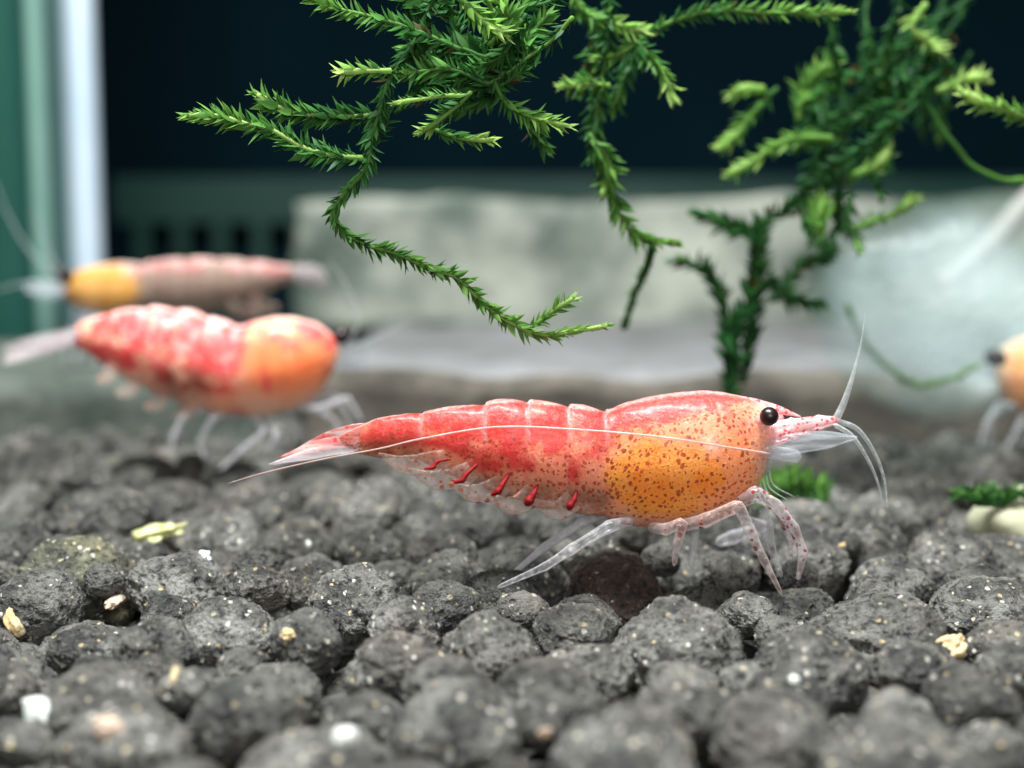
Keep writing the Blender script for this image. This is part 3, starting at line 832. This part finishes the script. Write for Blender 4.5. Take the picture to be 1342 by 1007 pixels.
far_shrimp(7.7, [(96, 428), (112, 420), (150, 409), (200, 403), (250, 408), (290, 421), (318, 428), (335, 421), (360, 416), (385, 416), (415, 424), (436, 440), (446, 458)],
           [(96, 452), (115, 462), (150, 488), (200, 514), (250, 534), (300, 543), (340, 546), (390, 536), (420, 515), (438, 485), (446, 470)],
           [96, 150, 195, 235, 275, 312], c2, 96, 446, 'body2', ((104, 440), (6, 466)), ((448, 441), (453, 440)),
           [[(270, 536), (242, 545, -.1), (226, 575, -.12), (224, 596, -.12)], [(300, 540), (280, 548, -.1), (262, 580, -.1), (268, 602, -.1)], [(330, 540), (346, 566, -.1), (320, 588, -.12), (288, 616, -.12)],
            [(350, 540), (362, 572, -.1), (350, 596, -.1)], [(380, 534), (420, 536, -.1), (455, 522, -.12), (474, 552, -.12)], [(390, 530), (430, 545, 0), (445, 560, 0), (436, 590, 0)],
            [(370, 535), (395, 560, .1), (404, 590, .1)], [(400, 525), (440, 520, .1), (452, 540, .1), (462, 566, .1)], [(310, 540), (300, 560, .1), (300, 600, .1)]],
           [[(452, 455), (470, 420), (452, 370), (430, 340)], [(452, 460), (500, 440), (540, 420)]], 1,
           'fat bright red shrimp with orange head, blurred, left behind the sharp one', 0.72, 0.0,
           [[(440, 462, -.06), (460, 458, -.08), (474, 458, -.08), (488, 456, -.08)], [(440, 470, .02), (460, 472, .04), (476, 470, .04), (486, 470, .04)], [(436, 478, -.1), (455, 480, -.1), (465, 478, -.1), (472, 476, -.1)]], 'tail_pale',
           [[(150, 478), (140, 494), (128, 500)], [(180, 494), (168, 512), (152, 516)], [(215, 512), (205, 530), (190, 534)], [(250, 524), (242, 542), (228, 546)]])

def c3(x, y, q, edge):
    car = 1 - ss(170, 205, x)
    o = 1 - ss(0.5, 1.3, ((x - 138) / 52) ** 2 + ((y - 378) / 34) ** 2)
    r = 0.55 * (1 - ss(350, 368, y)) * (1 - o)
    b = 0.55 * (1 - car) * ss(355, 380, y)
    w = 0.6 * ss(0.9, 1.0, q) + 0.1 * edge
    return (r, min(o, 1), b), (min(w, 1), 0.35, 0.15 + 0.3 * ss(0.4, 1, -q))
far_shrimp(9.85, [(82, 372), (92, 358), (120, 349), (160, 344), (185, 347), (200, 342), (250, 339), (300, 340), (350, 344), (388, 350)],
           [(82, 388), (92, 400), (120, 412), (160, 416), (200, 414), (250, 412), (300, 404), (340, 390), (370, 372), (388, 364)],
           [200, 240, 280, 320, 355, 388], c3, 388, 82, 'body3', ((384, 358), (428, 366)), ((86, 362), (80, 361)),
           [[(120, 410), (112, 430, -.05), (104, 455, -.05), (100, 480, -.05)], [(140, 412), (136, 440, -.05), (128, 482, -.05)], [(160, 412), (172, 440, -.05), (180, 482, -.05)], [(150, 412), (150, 445, .08), (156, 480, .08)],
            [(180, 412), (200, 445, .06), (215, 480, .06)], [(110, 405), (90, 440, .06), (84, 478, .06)]],
           [[(84, 372), (40, 330), (10, 280), (-10, 230)], [(84, 370), (60, 320), (45, 270)], [(84, 376), (30, 372), (-20, 386)]], -1,
           'dull brown shrimp with a yellow head behind the red shrimp on the left', 0.6, ZS,
           [[(88, 378, -.05), (66, 378, -.05), (48, 376, -.05), (30, 374, -.05)], [(88, 382, .05), (66, 384, .05), (50, 382, .05), (34, 380, .05)]], 'tail_pale',
           [[(330, 392), (345, 402), (365, 404)], [(300, 402), (320, 410), (345, 410)]])

def c4(x, y, q, edge):
    car = 1 - ss(1400, 1430, x)
    o = car * (1 - ss(0.7, 1.4, ((x - 1355) / 55) ** 2 + ((y - 492) / 44) ** 2))
    r = 0.8 * (1 - car) * (1 - ss(480, 510, y)) + 0.15
    return (r, o, 0.0), (0.6 * ss(0.9, 1, q) + 0.4 * edge + 0.5 * (1 - ss(1300, 1330, x)), 0.4, 0.15 + 0.4 * ss(0.4, 1, -q))
far_shrimp(8.4, [(1304, 476), (1312, 456), (1330, 444), (1360, 438), (1400, 444), (1430, 440), (1480, 438), (1540, 446), (1600, 458)],
           [(1304, 490), (1312, 512), (1330, 534), (1360, 546), (1400, 548), (1450, 540), (1500, 525), (1550, 505), (1600, 486)],
           [1428, 1460, 1495, 1530, 1565, 1600], c4, 1600, 1304, 'body4', ((1596, 472), (1690, 486)), ((1308, 470), (1302, 469)),
           [[(1335, 535), (1310, 530, -.08), (1292, 556, -.08), (1284, 586, -.08)], [(1345, 540), (1335, 560, -.08), (1318, 590, -.08)], [(1360, 543), (1350, 565, .08), (1345, 590, .08)], [(1330, 530), (1300, 545, .06), (1296, 585, .06)],
            [(1380, 545), (1395, 570, -.05), (1400, 592, -.05)]],
           [[(1306, 484), (1270, 486), (1230, 500), (1180, 505)], [(1306, 480), (1290, 440), (1300, 380)]], -1,
           'orange shrimp cut off by the right edge of the picture', 0.62, 0.0,
           [[(1308, 486, -.05), (1294, 488, -.05), (1284, 488, -.05), (1274, 488, -.05)]])

# ------------------------------------------------------------------ moss
def leaf_geo(fold=0.25, curl=0.25, w=0.18, n=6):
    V = []; F = []
    for i in range(n):
        t = i / (n - 1)
        wd = w * (math.sin(math.pi * min(1, t * 0.85 + 0.16)) ** 0.8) * (1 - t ** 5) + 0.004
        z = curl * t * t
        for s in (-1, 0, 1):
            V.append((s * wd, t, z + abs(s) * wd * fold * 2))
    for i in range(n - 1):
        for s in range(2):
            a = i * 3 + s; F.append((a, a + 1, a + 4, a + 3))
    return np.array(V), np.array(F)
LEAFS = [leaf_geo(0.25, 0.15, 0.15), leaf_geo(0.4, -0.10, 0.13), leaf_geo(0.15, 0.22, 0.17)]
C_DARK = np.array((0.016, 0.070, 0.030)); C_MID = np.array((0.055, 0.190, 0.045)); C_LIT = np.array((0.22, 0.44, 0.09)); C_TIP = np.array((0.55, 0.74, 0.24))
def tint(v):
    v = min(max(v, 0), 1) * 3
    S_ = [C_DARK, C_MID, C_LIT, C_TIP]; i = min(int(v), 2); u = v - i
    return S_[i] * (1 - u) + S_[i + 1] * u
MR = random.Random(21)
LEAF_MESH = {}
def leaf_mesh(k, lvl):
    key = (k, lvl)
    if key not in LEAF_MESH:
        V, F = LEAFS[k]
        me = bpy.data.meshes.new('leaf'); me.from_pydata(V.tolist(), [], F.tolist())
        a = me.attributes.new('tint', 'FLOAT_COLOR', 'POINT')
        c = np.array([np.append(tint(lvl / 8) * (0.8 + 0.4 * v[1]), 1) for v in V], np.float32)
        a.data.foreach_set('color', c.ravel())
        me.polygons.foreach_set('use_smooth', np.ones(len(me.polygons), dtype=bool))
        me.materials.append(M['moss']); LEAF_MESH[key] = me
    return LEAF_MESH[key]

def frond(root, pts, Y, leaf=21, rows=4, gap=5.5, b0=0.15, b1=0.8, stem_r=3.2, single=0, stem_b=None, bud=True):
    """pts base -> tip (px, py, depth offset). Adds a stem part and its leaves; up to `single` leaves are objects of their own."""
    k = Y / FPX
    P = [at(p[0], p[1], Y + (p[2] if len(p) > 2 else 0)) for p in pts]
    plen = sum(np.linalg.norm(np.diff(np.array(P), axis=0), axis=1)) / k
    n = max(10, int(plen / 5))
    C = catmull(P, n)
    w = np.array([mnoise.noise_vector(Vector(c) * 6.0) for c in C]) * 0.016
    C = C + w
    T = np.gradient(C, axis=0); T /= np.linalg.norm(T, axis=1)[:, None]
    t = np.linspace(0, 1, n)
    R = stem_r * k * (1 - 0.35 * t)
    if bud:
        ub = (1 - t) * plen / 26.0                 # swollen tip
        R *= 1 + 0.7 * np.exp(-((ub - 0.5) / 0.45) ** 2)
    V, F = tube_geo(C, R, 7)
    off = np.array(root.location)
    cols = []
    for i in range(n):
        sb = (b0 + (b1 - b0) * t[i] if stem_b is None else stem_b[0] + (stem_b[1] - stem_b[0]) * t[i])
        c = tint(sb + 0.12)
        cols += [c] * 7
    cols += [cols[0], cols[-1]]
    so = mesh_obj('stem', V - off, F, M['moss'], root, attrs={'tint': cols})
    LV = []; LF = []; LC = []; cnt = 0; o_ = 0
    npos = max(4, int(plen / gap))
    made = 0
    roll0 = MR.uniform(-0.5, 0.5)
    for i in range(npos):
        u = (i + MR.random() * 0.6) / npos
        idx = u * (n - 1); i0 = min(int(idx), n - 2); fu = idx - i0
        p = C[i0] * (1 - fu) + C[i0 + 1] * fu; tg = T[i0]
        view = np.array((0, -1.0, 0)); nrm = view - tg * np.dot(view, tg); nrm /= np.linalg.norm(nrm)
        lat = np.cross(tg, nrm)
        for r in range(rows):
            if MR.random() < (0.08, 0.08, 0.82, 0.3, 0.4, 0.4)[r % 6]: continue
            ang = roll0 + [0.0, math.pi, math.pi * 0.5, -math.pi * 0.5, math.pi * .25, math.pi * .75][r % 6] + MR.uniform(-0.38, 0.38)
            side = math.cos(ang) * lat + math.sin(ang) * nrm
            op = MR.uniform(0.5, 1.0) * (1 - 0.55 * ss(0.8, 1.0, u))
            d = math.cos(op) * tg + math.sin(op) * side
            ln = 1.15 * leaf * k * MR.uniform(0.7, 1.15) * (1 - 0.35 * ss(0.85, 1.0, u)) * (0.75 + 0.25 * ss(0, 0.15, u))
            fn = math.sin(op) * tg - math.cos(op) * side          # leaf face normal (towards tip)
            fn = fn + MR.uniform(-0.5, 0.5) * np.cross(d, fn); fn /= np.linalg.norm(fn)
            # turn the leaf so that its blade shows
            tw = MR.uniform(-0.9, 0.9); b_ = np.cross(d, fn)
            fn2 = math.cos(tw) * fn + math.sin(tw) * b_; sd = np.cross(d, fn2)
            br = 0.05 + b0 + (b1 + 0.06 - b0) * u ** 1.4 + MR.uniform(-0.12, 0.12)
            kk = MR.randrange(3)
            Mx = np.column_stack([sd, d, fn2]) * ln
            if made < single:
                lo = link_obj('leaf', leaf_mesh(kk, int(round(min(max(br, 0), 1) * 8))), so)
                m4 = Matrix.Identity(4)
                for a in range(3):
                    for b in range(3): m4[a][b] = Mx[a][b]
                    m4[a][3] = (p - off)[a]
                lo.matrix_local = m4; made += 1
            else:
                lv, lf = LEAFS[kk]
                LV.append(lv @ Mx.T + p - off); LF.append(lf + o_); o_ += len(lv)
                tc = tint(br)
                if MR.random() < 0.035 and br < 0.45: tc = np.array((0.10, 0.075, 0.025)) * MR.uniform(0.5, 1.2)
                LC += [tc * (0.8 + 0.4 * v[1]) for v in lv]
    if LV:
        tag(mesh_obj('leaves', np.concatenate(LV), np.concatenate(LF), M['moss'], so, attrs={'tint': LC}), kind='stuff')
    return made

def moss(label, loc, fronds, cat='moss', budget=0):
    root = empty('moss_plant', loc)
    for f in fronds:
        f = dict(f); want = f.pop('single', 0)
        want = min(want, budget)
        budget -= frond(root, single=want, **f)
    tag(root, label, cat, 'moss plants in the tank')
    return root

YL = 5.15
A = dict(pts=[(575, -20, .1), (548, 45, .06), (508, 105, 0), (493, 160, 0), (480, 215, -.02), (452, 250, -.03), (437, 280, -.03), (452, 306, -.03), (482, 322, -.02), (520, 335), (560, 348), (600, 367), (630, 395), (662, 420), (692, 436), (735, 438), (796, 426)],
         Y=YL, leaf=22, gap=5.2, b0=0.12, b1=0.62, stem_b=(0.12, 0.85), stem_r=3.4, rows=4)
fr = [
    dict(pts=[(474, 206), (440, 205), (400, 194), (352, 170), (300, 156), (250, 152)], Y=YL - .06, leaf=26, gap=3.8, b0=0.2, b1=0.5, stem_b=(0.6, 0.98), stem_r=4.2, rows=4, single=130),
    dict(pts=[(494, 153), (455, 154), (415, 152), (370, 143), (336, 125)], Y=YL + .04, leaf=26, gap=3.8, b0=0.18, b1=0.5, stem_b=(0.6, 0.98), stem_r=4.2, rows=4, single=90),
    dict(pts=[(692, 434), (712, 418), (730, 402), (750, 389)], Y=YL, leaf=18, gap=5, b0=0.5, b1=0.75, rows=4, single=40),
    dict(pts=[(512, 92), (480, 95), (446, 96)], Y=YL - .05, leaf=20, gap=5, b0=0.4, b1=0.9, stem_b=(0.7, 1.0), stem_r=4, single=30),
    A,
    dict(pts=[(600, 66), (540, 40), (485, 24), (440, 13), (398, -4)], Y=YL, leaf=22, b0=0.15, b1=0.6, stem_b=(0.3, 0.7)),
    dict(pts=[(612, 126), (575, 128), (545, 130), (514, 134)], Y=YL - .04, leaf=14, rows=3, b0=0.35, b1=0.6, stem_b=(0.7, 0.8)),
    dict(pts=[(618, 120), (600, 140), (575, 160), (552, 172)], Y=YL - .04, leaf=20, b0=0.2, b1=0.7, stem_b=(0.5, 0.7)),
    dict(pts=[(570, 172), (600, 180), (642, 186)], Y=YL - .05, leaf=20, b0=0.25, b1=0.9, stem_b=(0.3, 0.95)),
    dict(pts=[(645, 105), (660, 130), (690, 152), (742, 166)], Y=YL + .05, leaf=22, b0=0.25, b1=0.75, stem_b=(0.3, 0.8)),
    dict(pts=[(680, 140), (698, 170), (715, 190)], Y=YL + .25, leaf=22, b0=0.15, b1=0.35),
    dict(pts=[(752, 25), (715, 58), (670, 92), (620, 118)], Y=YL + .05, leaf=20, rows=3, b0=0.15, b1=0.3, stem_b=(0.55, 0.3)),
    dict(pts=[(560, 110), (600, 80), (650, 50), (700, -5)], Y=YL + .12, leaf=24, b0=0.1, b1=0.4),
    dict(pts=[(590, 130), (630, 90), (650, 50), (640, -5)], Y=YL + .05, leaf=24, b0=0.15, b1=0.5),
    dict(pts=[(600, 110), (560, 80), (545, 60), (560, 20), (590, -10)], Y=YL + .1, leaf=24, b0=0.12, b1=0.3),
    dict(pts=[(640, 110), (605, 95), (560, 92), (520, 100)], Y=YL, leaf=24, b0=0.2, b1=0.5),
    dict(pts=[(600, 0), (625, 22), (660, 42)], Y=YL - .08, leaf=26, rows=5, b0=0.5, b1=0.8, stem_r=5),
    dict(pts=[(690, 20), (660, 70), (620, 90), (590, 100)], Y=YL + .02, leaf=24, b0=0.12, b1=0.45),
    dict(pts=[(530, -10), (545, 40), (530, 90)], Y=YL + .1, leaf=24, b0=0.1, b1=0.2),
    dict(pts=[(700, 40), (660, 100), (640, 130), (600, 150)], Y=YL + .15, leaf=22, b0=0.1, b1=0.3),
    dict(pts=[(480, 210), (500, 180), (505, 140)], Y=YL + .05, leaf=22, b0=0.1, b1=0.2),
    dict(pts=[(620, 130), (640, 100), (680, 60), (720, 20)], Y=YL + .1, leaf=24, b0=0.12, b1=0.35),
    dict(pts=[(560, 130), (590, 90), (600, 40), (570, -10)], Y=YL + .15, leaf=24, b0=0.1, b1=0.4),
    dict(pts=[(660, 110), (630, 75), (580, 60), (530, 62)], Y=YL + .08, leaf=26, b0=0.15, b1=0.45),
    dict(pts=[(640, 120), (680, 95), (690, 60), (660, 30)], Y=YL + .06, leaf=24, b0=0.15, b1=0.55),
    dict(pts=[(520, 150), (560, 110), (610, 95), (660, 88)], Y=YL + .1, leaf=26, b0=0.12, b1=0.4),
    dict(pts=[(600, 20), (560, 5), (520, -12)], Y=YL + .1, leaf=24, b0=0.12, b1=0.4),
    dict(pts=[(700, 10), (730, 0), (760, -15)], Y=YL + .15, leaf=24, b0=0.12, b1=0.4),
    dict(pts=[(640, 60), (665, 30), (655, -10)], Y=YL - .04, leaf=30, rows=5, b0=0.35, b1=0.7),
    dict(pts=[(730, -15), (700, 30), (640, 60), (570, 70)], Y=YL + .18, leaf=24, b0=0.08, b1=0.3),
]
moss('sharp green moss with a long strand curling down to the left of centre', at(600, -20, YL), fr, budget=295)

YM = 5.9
fm = [
    dict(pts=[(750, -10), (765, 15), (800, 30), (850, 42)], Y=YM, leaf=22, b0=0.4, b1=0.8, stem_r=4),
    dict(pts=[(845, 45), (900, 22), (970, 13), (1050, 16), (1115, 16)], Y=YM, leaf=20, b0=0.2, b1=0.7, stem_b=(0.4, 0.7)),
    dict(pts=[(835, 55), (862, 85), (872, 105), (882, 122)], Y=YM - .1, leaf=24, rows=5, b0=0.3, b1=0.75),
    dict(pts=[(850, 45), (815, 70), (782, 78)], Y=YM, leaf=22, b0=0.3, b1=0.7),
    dict(pts=[(800, -10), (795, 60), (786, 120), (776, 180), (788, 220), (800, 255), (816, 285), (840, 312), (888, 321)], Y=YM, leaf=24, rows=5, b0=0.12, b1=0.55, stem_b=(0.15, 0.55), stem_r=4),
    dict(pts=[(855, 318, .2), (846, 350, .4), (832, 390, .7), (815, 432, .9)], Y=YM, leaf=13, rows=4, b0=0.25, b1=0.3, stem_r=6),
    dict(pts=[(800, 112), (770, 112), (738, 116)], Y=YM - .05, leaf=20, b0=0.4, b1=0.75, stem_b=(0.6, 0.8)),
    dict(pts=[(760, 0), (780, 40), (775, 90), (762, 120)], Y=YM + .1, leaf=24, b0=0.1, b1=0.35),
    dict(pts=[(770, 175), (800, 215), (795, 240)], Y=YM - .05, leaf=26, rows=5, b0=0.4, b1=0.6),
    dict(pts=[(840, 50), (820, 100), (800, 140)], Y=YM + .1, leaf=24, b0=0.1, b1=0.4),
]
moss('slightly blurred moss strand hanging in the middle, just above the shrimp head', at(800, -20, YM), fm)

YR = 7.0
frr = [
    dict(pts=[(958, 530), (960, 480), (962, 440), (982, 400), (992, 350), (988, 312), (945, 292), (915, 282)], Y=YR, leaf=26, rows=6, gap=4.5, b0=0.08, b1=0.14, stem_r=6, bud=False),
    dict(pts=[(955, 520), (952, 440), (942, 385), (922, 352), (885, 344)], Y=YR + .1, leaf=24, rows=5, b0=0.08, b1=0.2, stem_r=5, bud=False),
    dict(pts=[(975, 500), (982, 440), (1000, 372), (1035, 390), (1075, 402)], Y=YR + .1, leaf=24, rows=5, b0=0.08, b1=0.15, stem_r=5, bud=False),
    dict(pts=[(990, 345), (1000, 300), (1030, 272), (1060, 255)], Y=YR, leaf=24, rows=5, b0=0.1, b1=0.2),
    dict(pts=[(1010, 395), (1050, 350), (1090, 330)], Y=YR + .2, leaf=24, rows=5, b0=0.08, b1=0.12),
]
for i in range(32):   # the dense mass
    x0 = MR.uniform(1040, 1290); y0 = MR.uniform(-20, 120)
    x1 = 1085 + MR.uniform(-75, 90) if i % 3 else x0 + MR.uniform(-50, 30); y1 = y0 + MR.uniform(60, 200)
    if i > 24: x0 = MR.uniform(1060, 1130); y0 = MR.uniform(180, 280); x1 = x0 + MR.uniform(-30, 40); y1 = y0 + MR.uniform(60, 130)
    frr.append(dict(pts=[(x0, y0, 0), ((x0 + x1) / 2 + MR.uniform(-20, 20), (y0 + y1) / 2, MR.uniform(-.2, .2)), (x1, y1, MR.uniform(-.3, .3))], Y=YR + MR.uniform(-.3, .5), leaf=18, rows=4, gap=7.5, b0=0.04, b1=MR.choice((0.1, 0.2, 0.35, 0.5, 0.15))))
frr += [
    dict(pts=[(1090, 182), (1040, 182), (1000, 202), (953, 228)], Y=YR - .3, leaf=20, b0=0.45, b1=0.7, stem_r=5),
    dict(pts=[(1020, 115), (985, 150), (965, 175), (943, 192)], Y=YR - .2, leaf=20, b0=0.25, b1=0.8),
    dict(pts=[(1045, 160), (1055, 115), (1090, 82)], Y=YR - .2, leaf=26, rows=5, b0=0.45, b1=0.6, stem_r=5),
    dict(pts=[(1000, 118), (975, 118), (962, 122)], Y=YR - .2, leaf=20, b0=0.6, b1=0.7, stem_r=6),
    dict(pts=[(1215, 5), (1195, 35), (1235, 66)], Y=YR - .3, leaf=20, b0=0.65, b1=0.85, stem_r=4.5),
    dict(pts=[(1230, 120), (1262, 106), (1290, 102)], Y=YR - .3, leaf=18, b0=0.7, b1=0.95, stem_r=4.5),
    dict(pts=[(1190, 100), (1225, 150), (1262, 205), (1300, 231), (1350, 237)], Y=YR - .3, leaf=7, rows=2, gap=14, b0=0.2, b1=0.3, stem_b=(0.15, 0.45), stem_r=4),
    dict(pts=[(1120, 300), (1160, 285), (1202, 262)], Y=YR - .2, leaf=18, b0=0.5, b1=0.75, stem_r=5),
    dict(pts=[(1120, 230), (1148, 215), (1165, 198)], Y=YR - .2, leaf=20, b0=0.5, b1=0.85, stem_r=6),
    dict(pts=[(1110, 400), (1135, 450), (1170, 488), (1215, 504), (1285, 480)], Y=YR + 1.0, leaf=12, b0=0.35, b1=0.6, stem_r=3.5),
    dict(pts=[(1075, 320), (1070, 290), (1078, 262)], Y=YR - .3, leaf=28, rows=5, b0=0.5, b1=0.6, stem_r=4.5),
]
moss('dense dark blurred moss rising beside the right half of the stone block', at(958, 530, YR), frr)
moss('bright moss tip reaching in from the right edge near the top', at(1360, 155, 6.0), [dict(pts=[(1370, 165), (1330, 148), (1295, 135), (1266, 122)], Y=6.0, leaf=22, rows=5, b0=0.5, b1=0.9, stem_r=6)])
moss('small blurred green moss tuft on the soil below the shrimp head', at(1040, 690, 6.6),
     [dict(pts=[(1035 + dx, 690), (1030 + dx * 1.3, 660, MR.uniform(-.1, .1)), (1015 + dx * 1.7 + MR.uniform(-10, 10), 625 + MR.uniform(-8, 15))], Y=6.6, leaf=24, rows=5, b0=0.2, b1=0.5, stem_r=5) for dx in (-38, -24, -12, 0, 10, 22, 34)])

# ------------------------------------------------------------------ small things on the soil
def chip(name, px, py, rpx, mat, label, shape=(1, .8, .6), seed=1, cat='grit', z=None, rough=0.25, lump=1.4, group='pale bits on the soil'):
    # find the depth where this pixel meets the grains
    best = None
    for y in np.arange(2.6, 9.2, 0.02):
        p = at(px, py, y)
        if p[2] <= ground_z(p[0], p[1]): best = p; break
    if best is None: best = at_z(px, py, -0.02)
    r = rpx * best[1] / FPX
    V = np.array([p * (1 + rough * mnoise.noise(Vector(p) * lump + Vector((seed * 5.3, 0, seed))) + 0.5 * rough * mnoise.noise(Vector(p) * 3.7 + Vector((seed, seed, 0)))) for p in ICO3]) * r * np.array(shape)
    a = seed * 1.3; R = np.array(Matrix.Rotation(a, 3, 'Y') @ Matrix.Rotation(a * .7, 3, 'Z'))
    V = V @ R.T
    return tag(mesh_obj(name, V, F3, M[mat], loc=tuple(best + np.array((0, 0, r * 0.02)))), label, cat, group)
M['grit_white'] = plain_material('grit_white', rgb(0.46, 0.48, 0.46), rgb(0.58, 0.60, 0.57), 10, rough=0.4, bump=0.2, sss=0.4)
M['grit_blue'] = plain_material('grit_blue', rgb(0.55, 0.66, 0.76), rgb(0.80, 0.86, 0.92), 25, rough=0.4, bump=0.4, sss=0.4)
M['grit_tan'] = plain_material('grit_tan', rgb(0.42, 0.30, 0.14), rgb(0.52, 0.42, 0.26), 10, rough=0.6, bump=0.4, sss=0.3)
M['grit_peach'] = plain_material('grit_peach', rgb(0.38, 0.28, 0.21), rgb(0.46, 0.36, 0.29), 10, rough=0.6, bump=0.4, sss=0.3)
M['flake'] = plain_material('flake_yellow', rgb(0.34, 0.36, 0.14), rgb(0.54, 0.54, 0.32), 14, rough=0.55, bump=0.6, sss=0.3)
M['cream'] = plain_material('cream_stone', rgb(0.32, 0.32, 0.21), rgb(0.40, 0.39, 0.29), 2.0, rough=0.6, bump=0.2)
chip('food_flake', 200, 704, 22, 'flake', 'pale yellow crumbly flake on the algae covered grain at left', (1.7, .9, .5), 7, 'flake', rough=0.8, lump=1.9, group='food')
chip('sand_grain', 405, 714, 8.5, 'grit_white', 'smooth round white sand grain left of the shrimp legs', (1, .8, .8), 2, rough=0.05)
chip('sand_grain', 266, 732, 9, 'grit_blue', 'bluish white crumb right of the yellow flake', (1, .8, 1.2), 4, rough=0.5, lump=3)
chip('sand_grain', 378, 832, 13, 'grit_tan', 'tan chip on a grain right of the big round dark grain at left', (1.1, .8, .6), 5, rough=0.5)
chip('sand_grain', 230, 889, 15, 'grit_tan', 'flat cream chip low in the left part of the soil', (1.1, .9, .4), 6)
chip('sand_grain', 20, 816, 21, 'grit_tan', 'blurred tan chip at the left edge of the picture', (1.2, .8, .6), 8)
chip('sand_grain', 58, 940, 25, 'grit_white', 'large blurred white chip in the lower left corner', (.7, .8, 1.3), 9)
chip('sand_grain', 142, 956, 20, 'grit_peach', 'blurred peach chip right of the large white chip in the corner', (1, .9, .9), 10)
chip('sand_grain', 452, 972, 21, 'grit_white', 'blurred white chip low in the middle left of the soil', (1, .9, .9), 11)
chip('sand_grain', 150, 788, 17, 'grit_peach', 'pale elongated chip below the yellow flake', (1.8, .7, .4), 12)
chip('sand_grain', 1243, 852, 22, 'grit_tan', 'large yellow tan chip on the soil at right', (.9, .8, 1.2), 13, rough=0.5)
chip('sand_grain', 1103, 718, 9, 'grit_tan', 'small yellow chip in front of the shrimp claws', (1, .9, .8), 14, rough=0.5)
chip('sand_grain', 1040, 893, 9, 'grit_white', 'small cream white chip in the lower right of the soil', (1, .9, 1), 15)
chip('sand_grain', 714, 960, 13, 'grit_peach', 'blurred peach chip at the bottom below the shrimp', (.9, .9, 1.2), 16)
chip('sand_grain', 1170, 935, 26, 'grit_peach', 'wide blurred pinkish chip in the lower right corner area', (1.2, .9, .5), 17)
chip('sand_grain', 897, 758, 9, 'grit_white', 'white chip on the big grain under the shrimp', (.9, .8, 1.1), 18)
chip('sand_grain', 120, 498, 12, 'grit_peach', 'blurred pale crumb under the tail of the red shrimp', (1, 1, 1), 19)
chip('sand_grain', 155, 560, 9, 'grit_peach', 'small blurred pale bead behind the soil at left', (1, 1, 1), 20)

p = at_z(1330, 690, -0.02)
V = np.array([q * (1 + 0.18 * mnoise.noise(Vector(q) * 1.3)) for q in ICO3]) * np.array((0.30, 0.24, 0.20))
tag(mesh_obj('cream_pebble', V, F3, M['cream'], loc=(p[0] + 0.12, 6.2, -0.04)), 'smooth cream pebble at the right edge of the soil', 'pebble')
moss('dark green reflection above the cream pebble at the right edge, built as moss', at(1300, 655, 6.1),
     [dict(pts=[(1300 + dx * .5, 662), (1300 + dx, 648), (1300 + dx * 1.5, 642 + abs(dx) * .2)], Y=6.05, leaf=17, rows=6, gap=4, b0=0.15, b1=0.35, stem_r=4) for dx in (-30, -18, -8, 4, 16, 30)])  # moss fronds added in place of a green reflection under a grey stone

# diffuse pale haze put in as a soft see-through shell; pale tube at right
def haze_material():
    N = NT('haze')
    pos = N.n('NewGeometry').outputs['Position']
    n1 = N.noise(pos, 1.6, 4, 0.6); n2 = N.noise(pos, 16, 3)
    lw = N.n('LayerWeight', Blend=0.4).outputs['Facing']
    p = N.principled(Base_Color=rgb(0.50, 0.60, 0.61), Roughness=0.25, Specular_IOR_Level=0.5, Normal=N.bump(n2, 0.4, 0.02))
    tr = N.n('BsdfTransparent', Color=rgb(0.95, 1.0, 0.99))
    mx = N.n('MixShader')
    N.set(mx.inputs[0], N.math('SUBTRACT', 1.0, N.math('MULTIPLY', N.math('POWER', N.math('SUBTRACT', 1.0, lw), 6.0), N.math('MULTIPLY_ADD', N.ramp(n1, 0.3, 0.7), 0.4, 0.28)), clamp=True))
    N.t.links.new(p.outputs[0], mx.inputs[1]); N.t.links.new(tr.outputs[0], mx.inputs[2])
    return N.surf(mx)
M['haze'] = haze_material()
Yb = 8.3; c = at(1245, 405, Yb)
V = np.array([q * (1 + 0.10 * mnoise.noise(Vector(q) * 1.2 + Vector((3, 1, 0)))) for q in ICO5]) * np.array((0.90, 0.5, 0.74))
tag(mesh_obj('haze_shell', V, F5, M['haze'], loc=tuple(c)), 'diffuse pale haze above the soil at the right, built as a shell', 'haze')
M['tube'] = plain_material('pale_tube', rgb(0.30, 0.28, 0.27), rgb(0.38, 0.35, 0.33), 2, rough=0.5, bump=0.1)
V, F = tube_geo(catmull([at(1420, 200, 11.5), at(1345, 268, 11.3), at(1300, 318, 11.1), at(1262, 350, 11.0), at(1235, 372, 10.9)], 40), 0.10, 12)
tag(mesh_obj('air_tube', V, F, M['tube']), 'pale tube slanting in from the right edge behind the haze', 'tube')
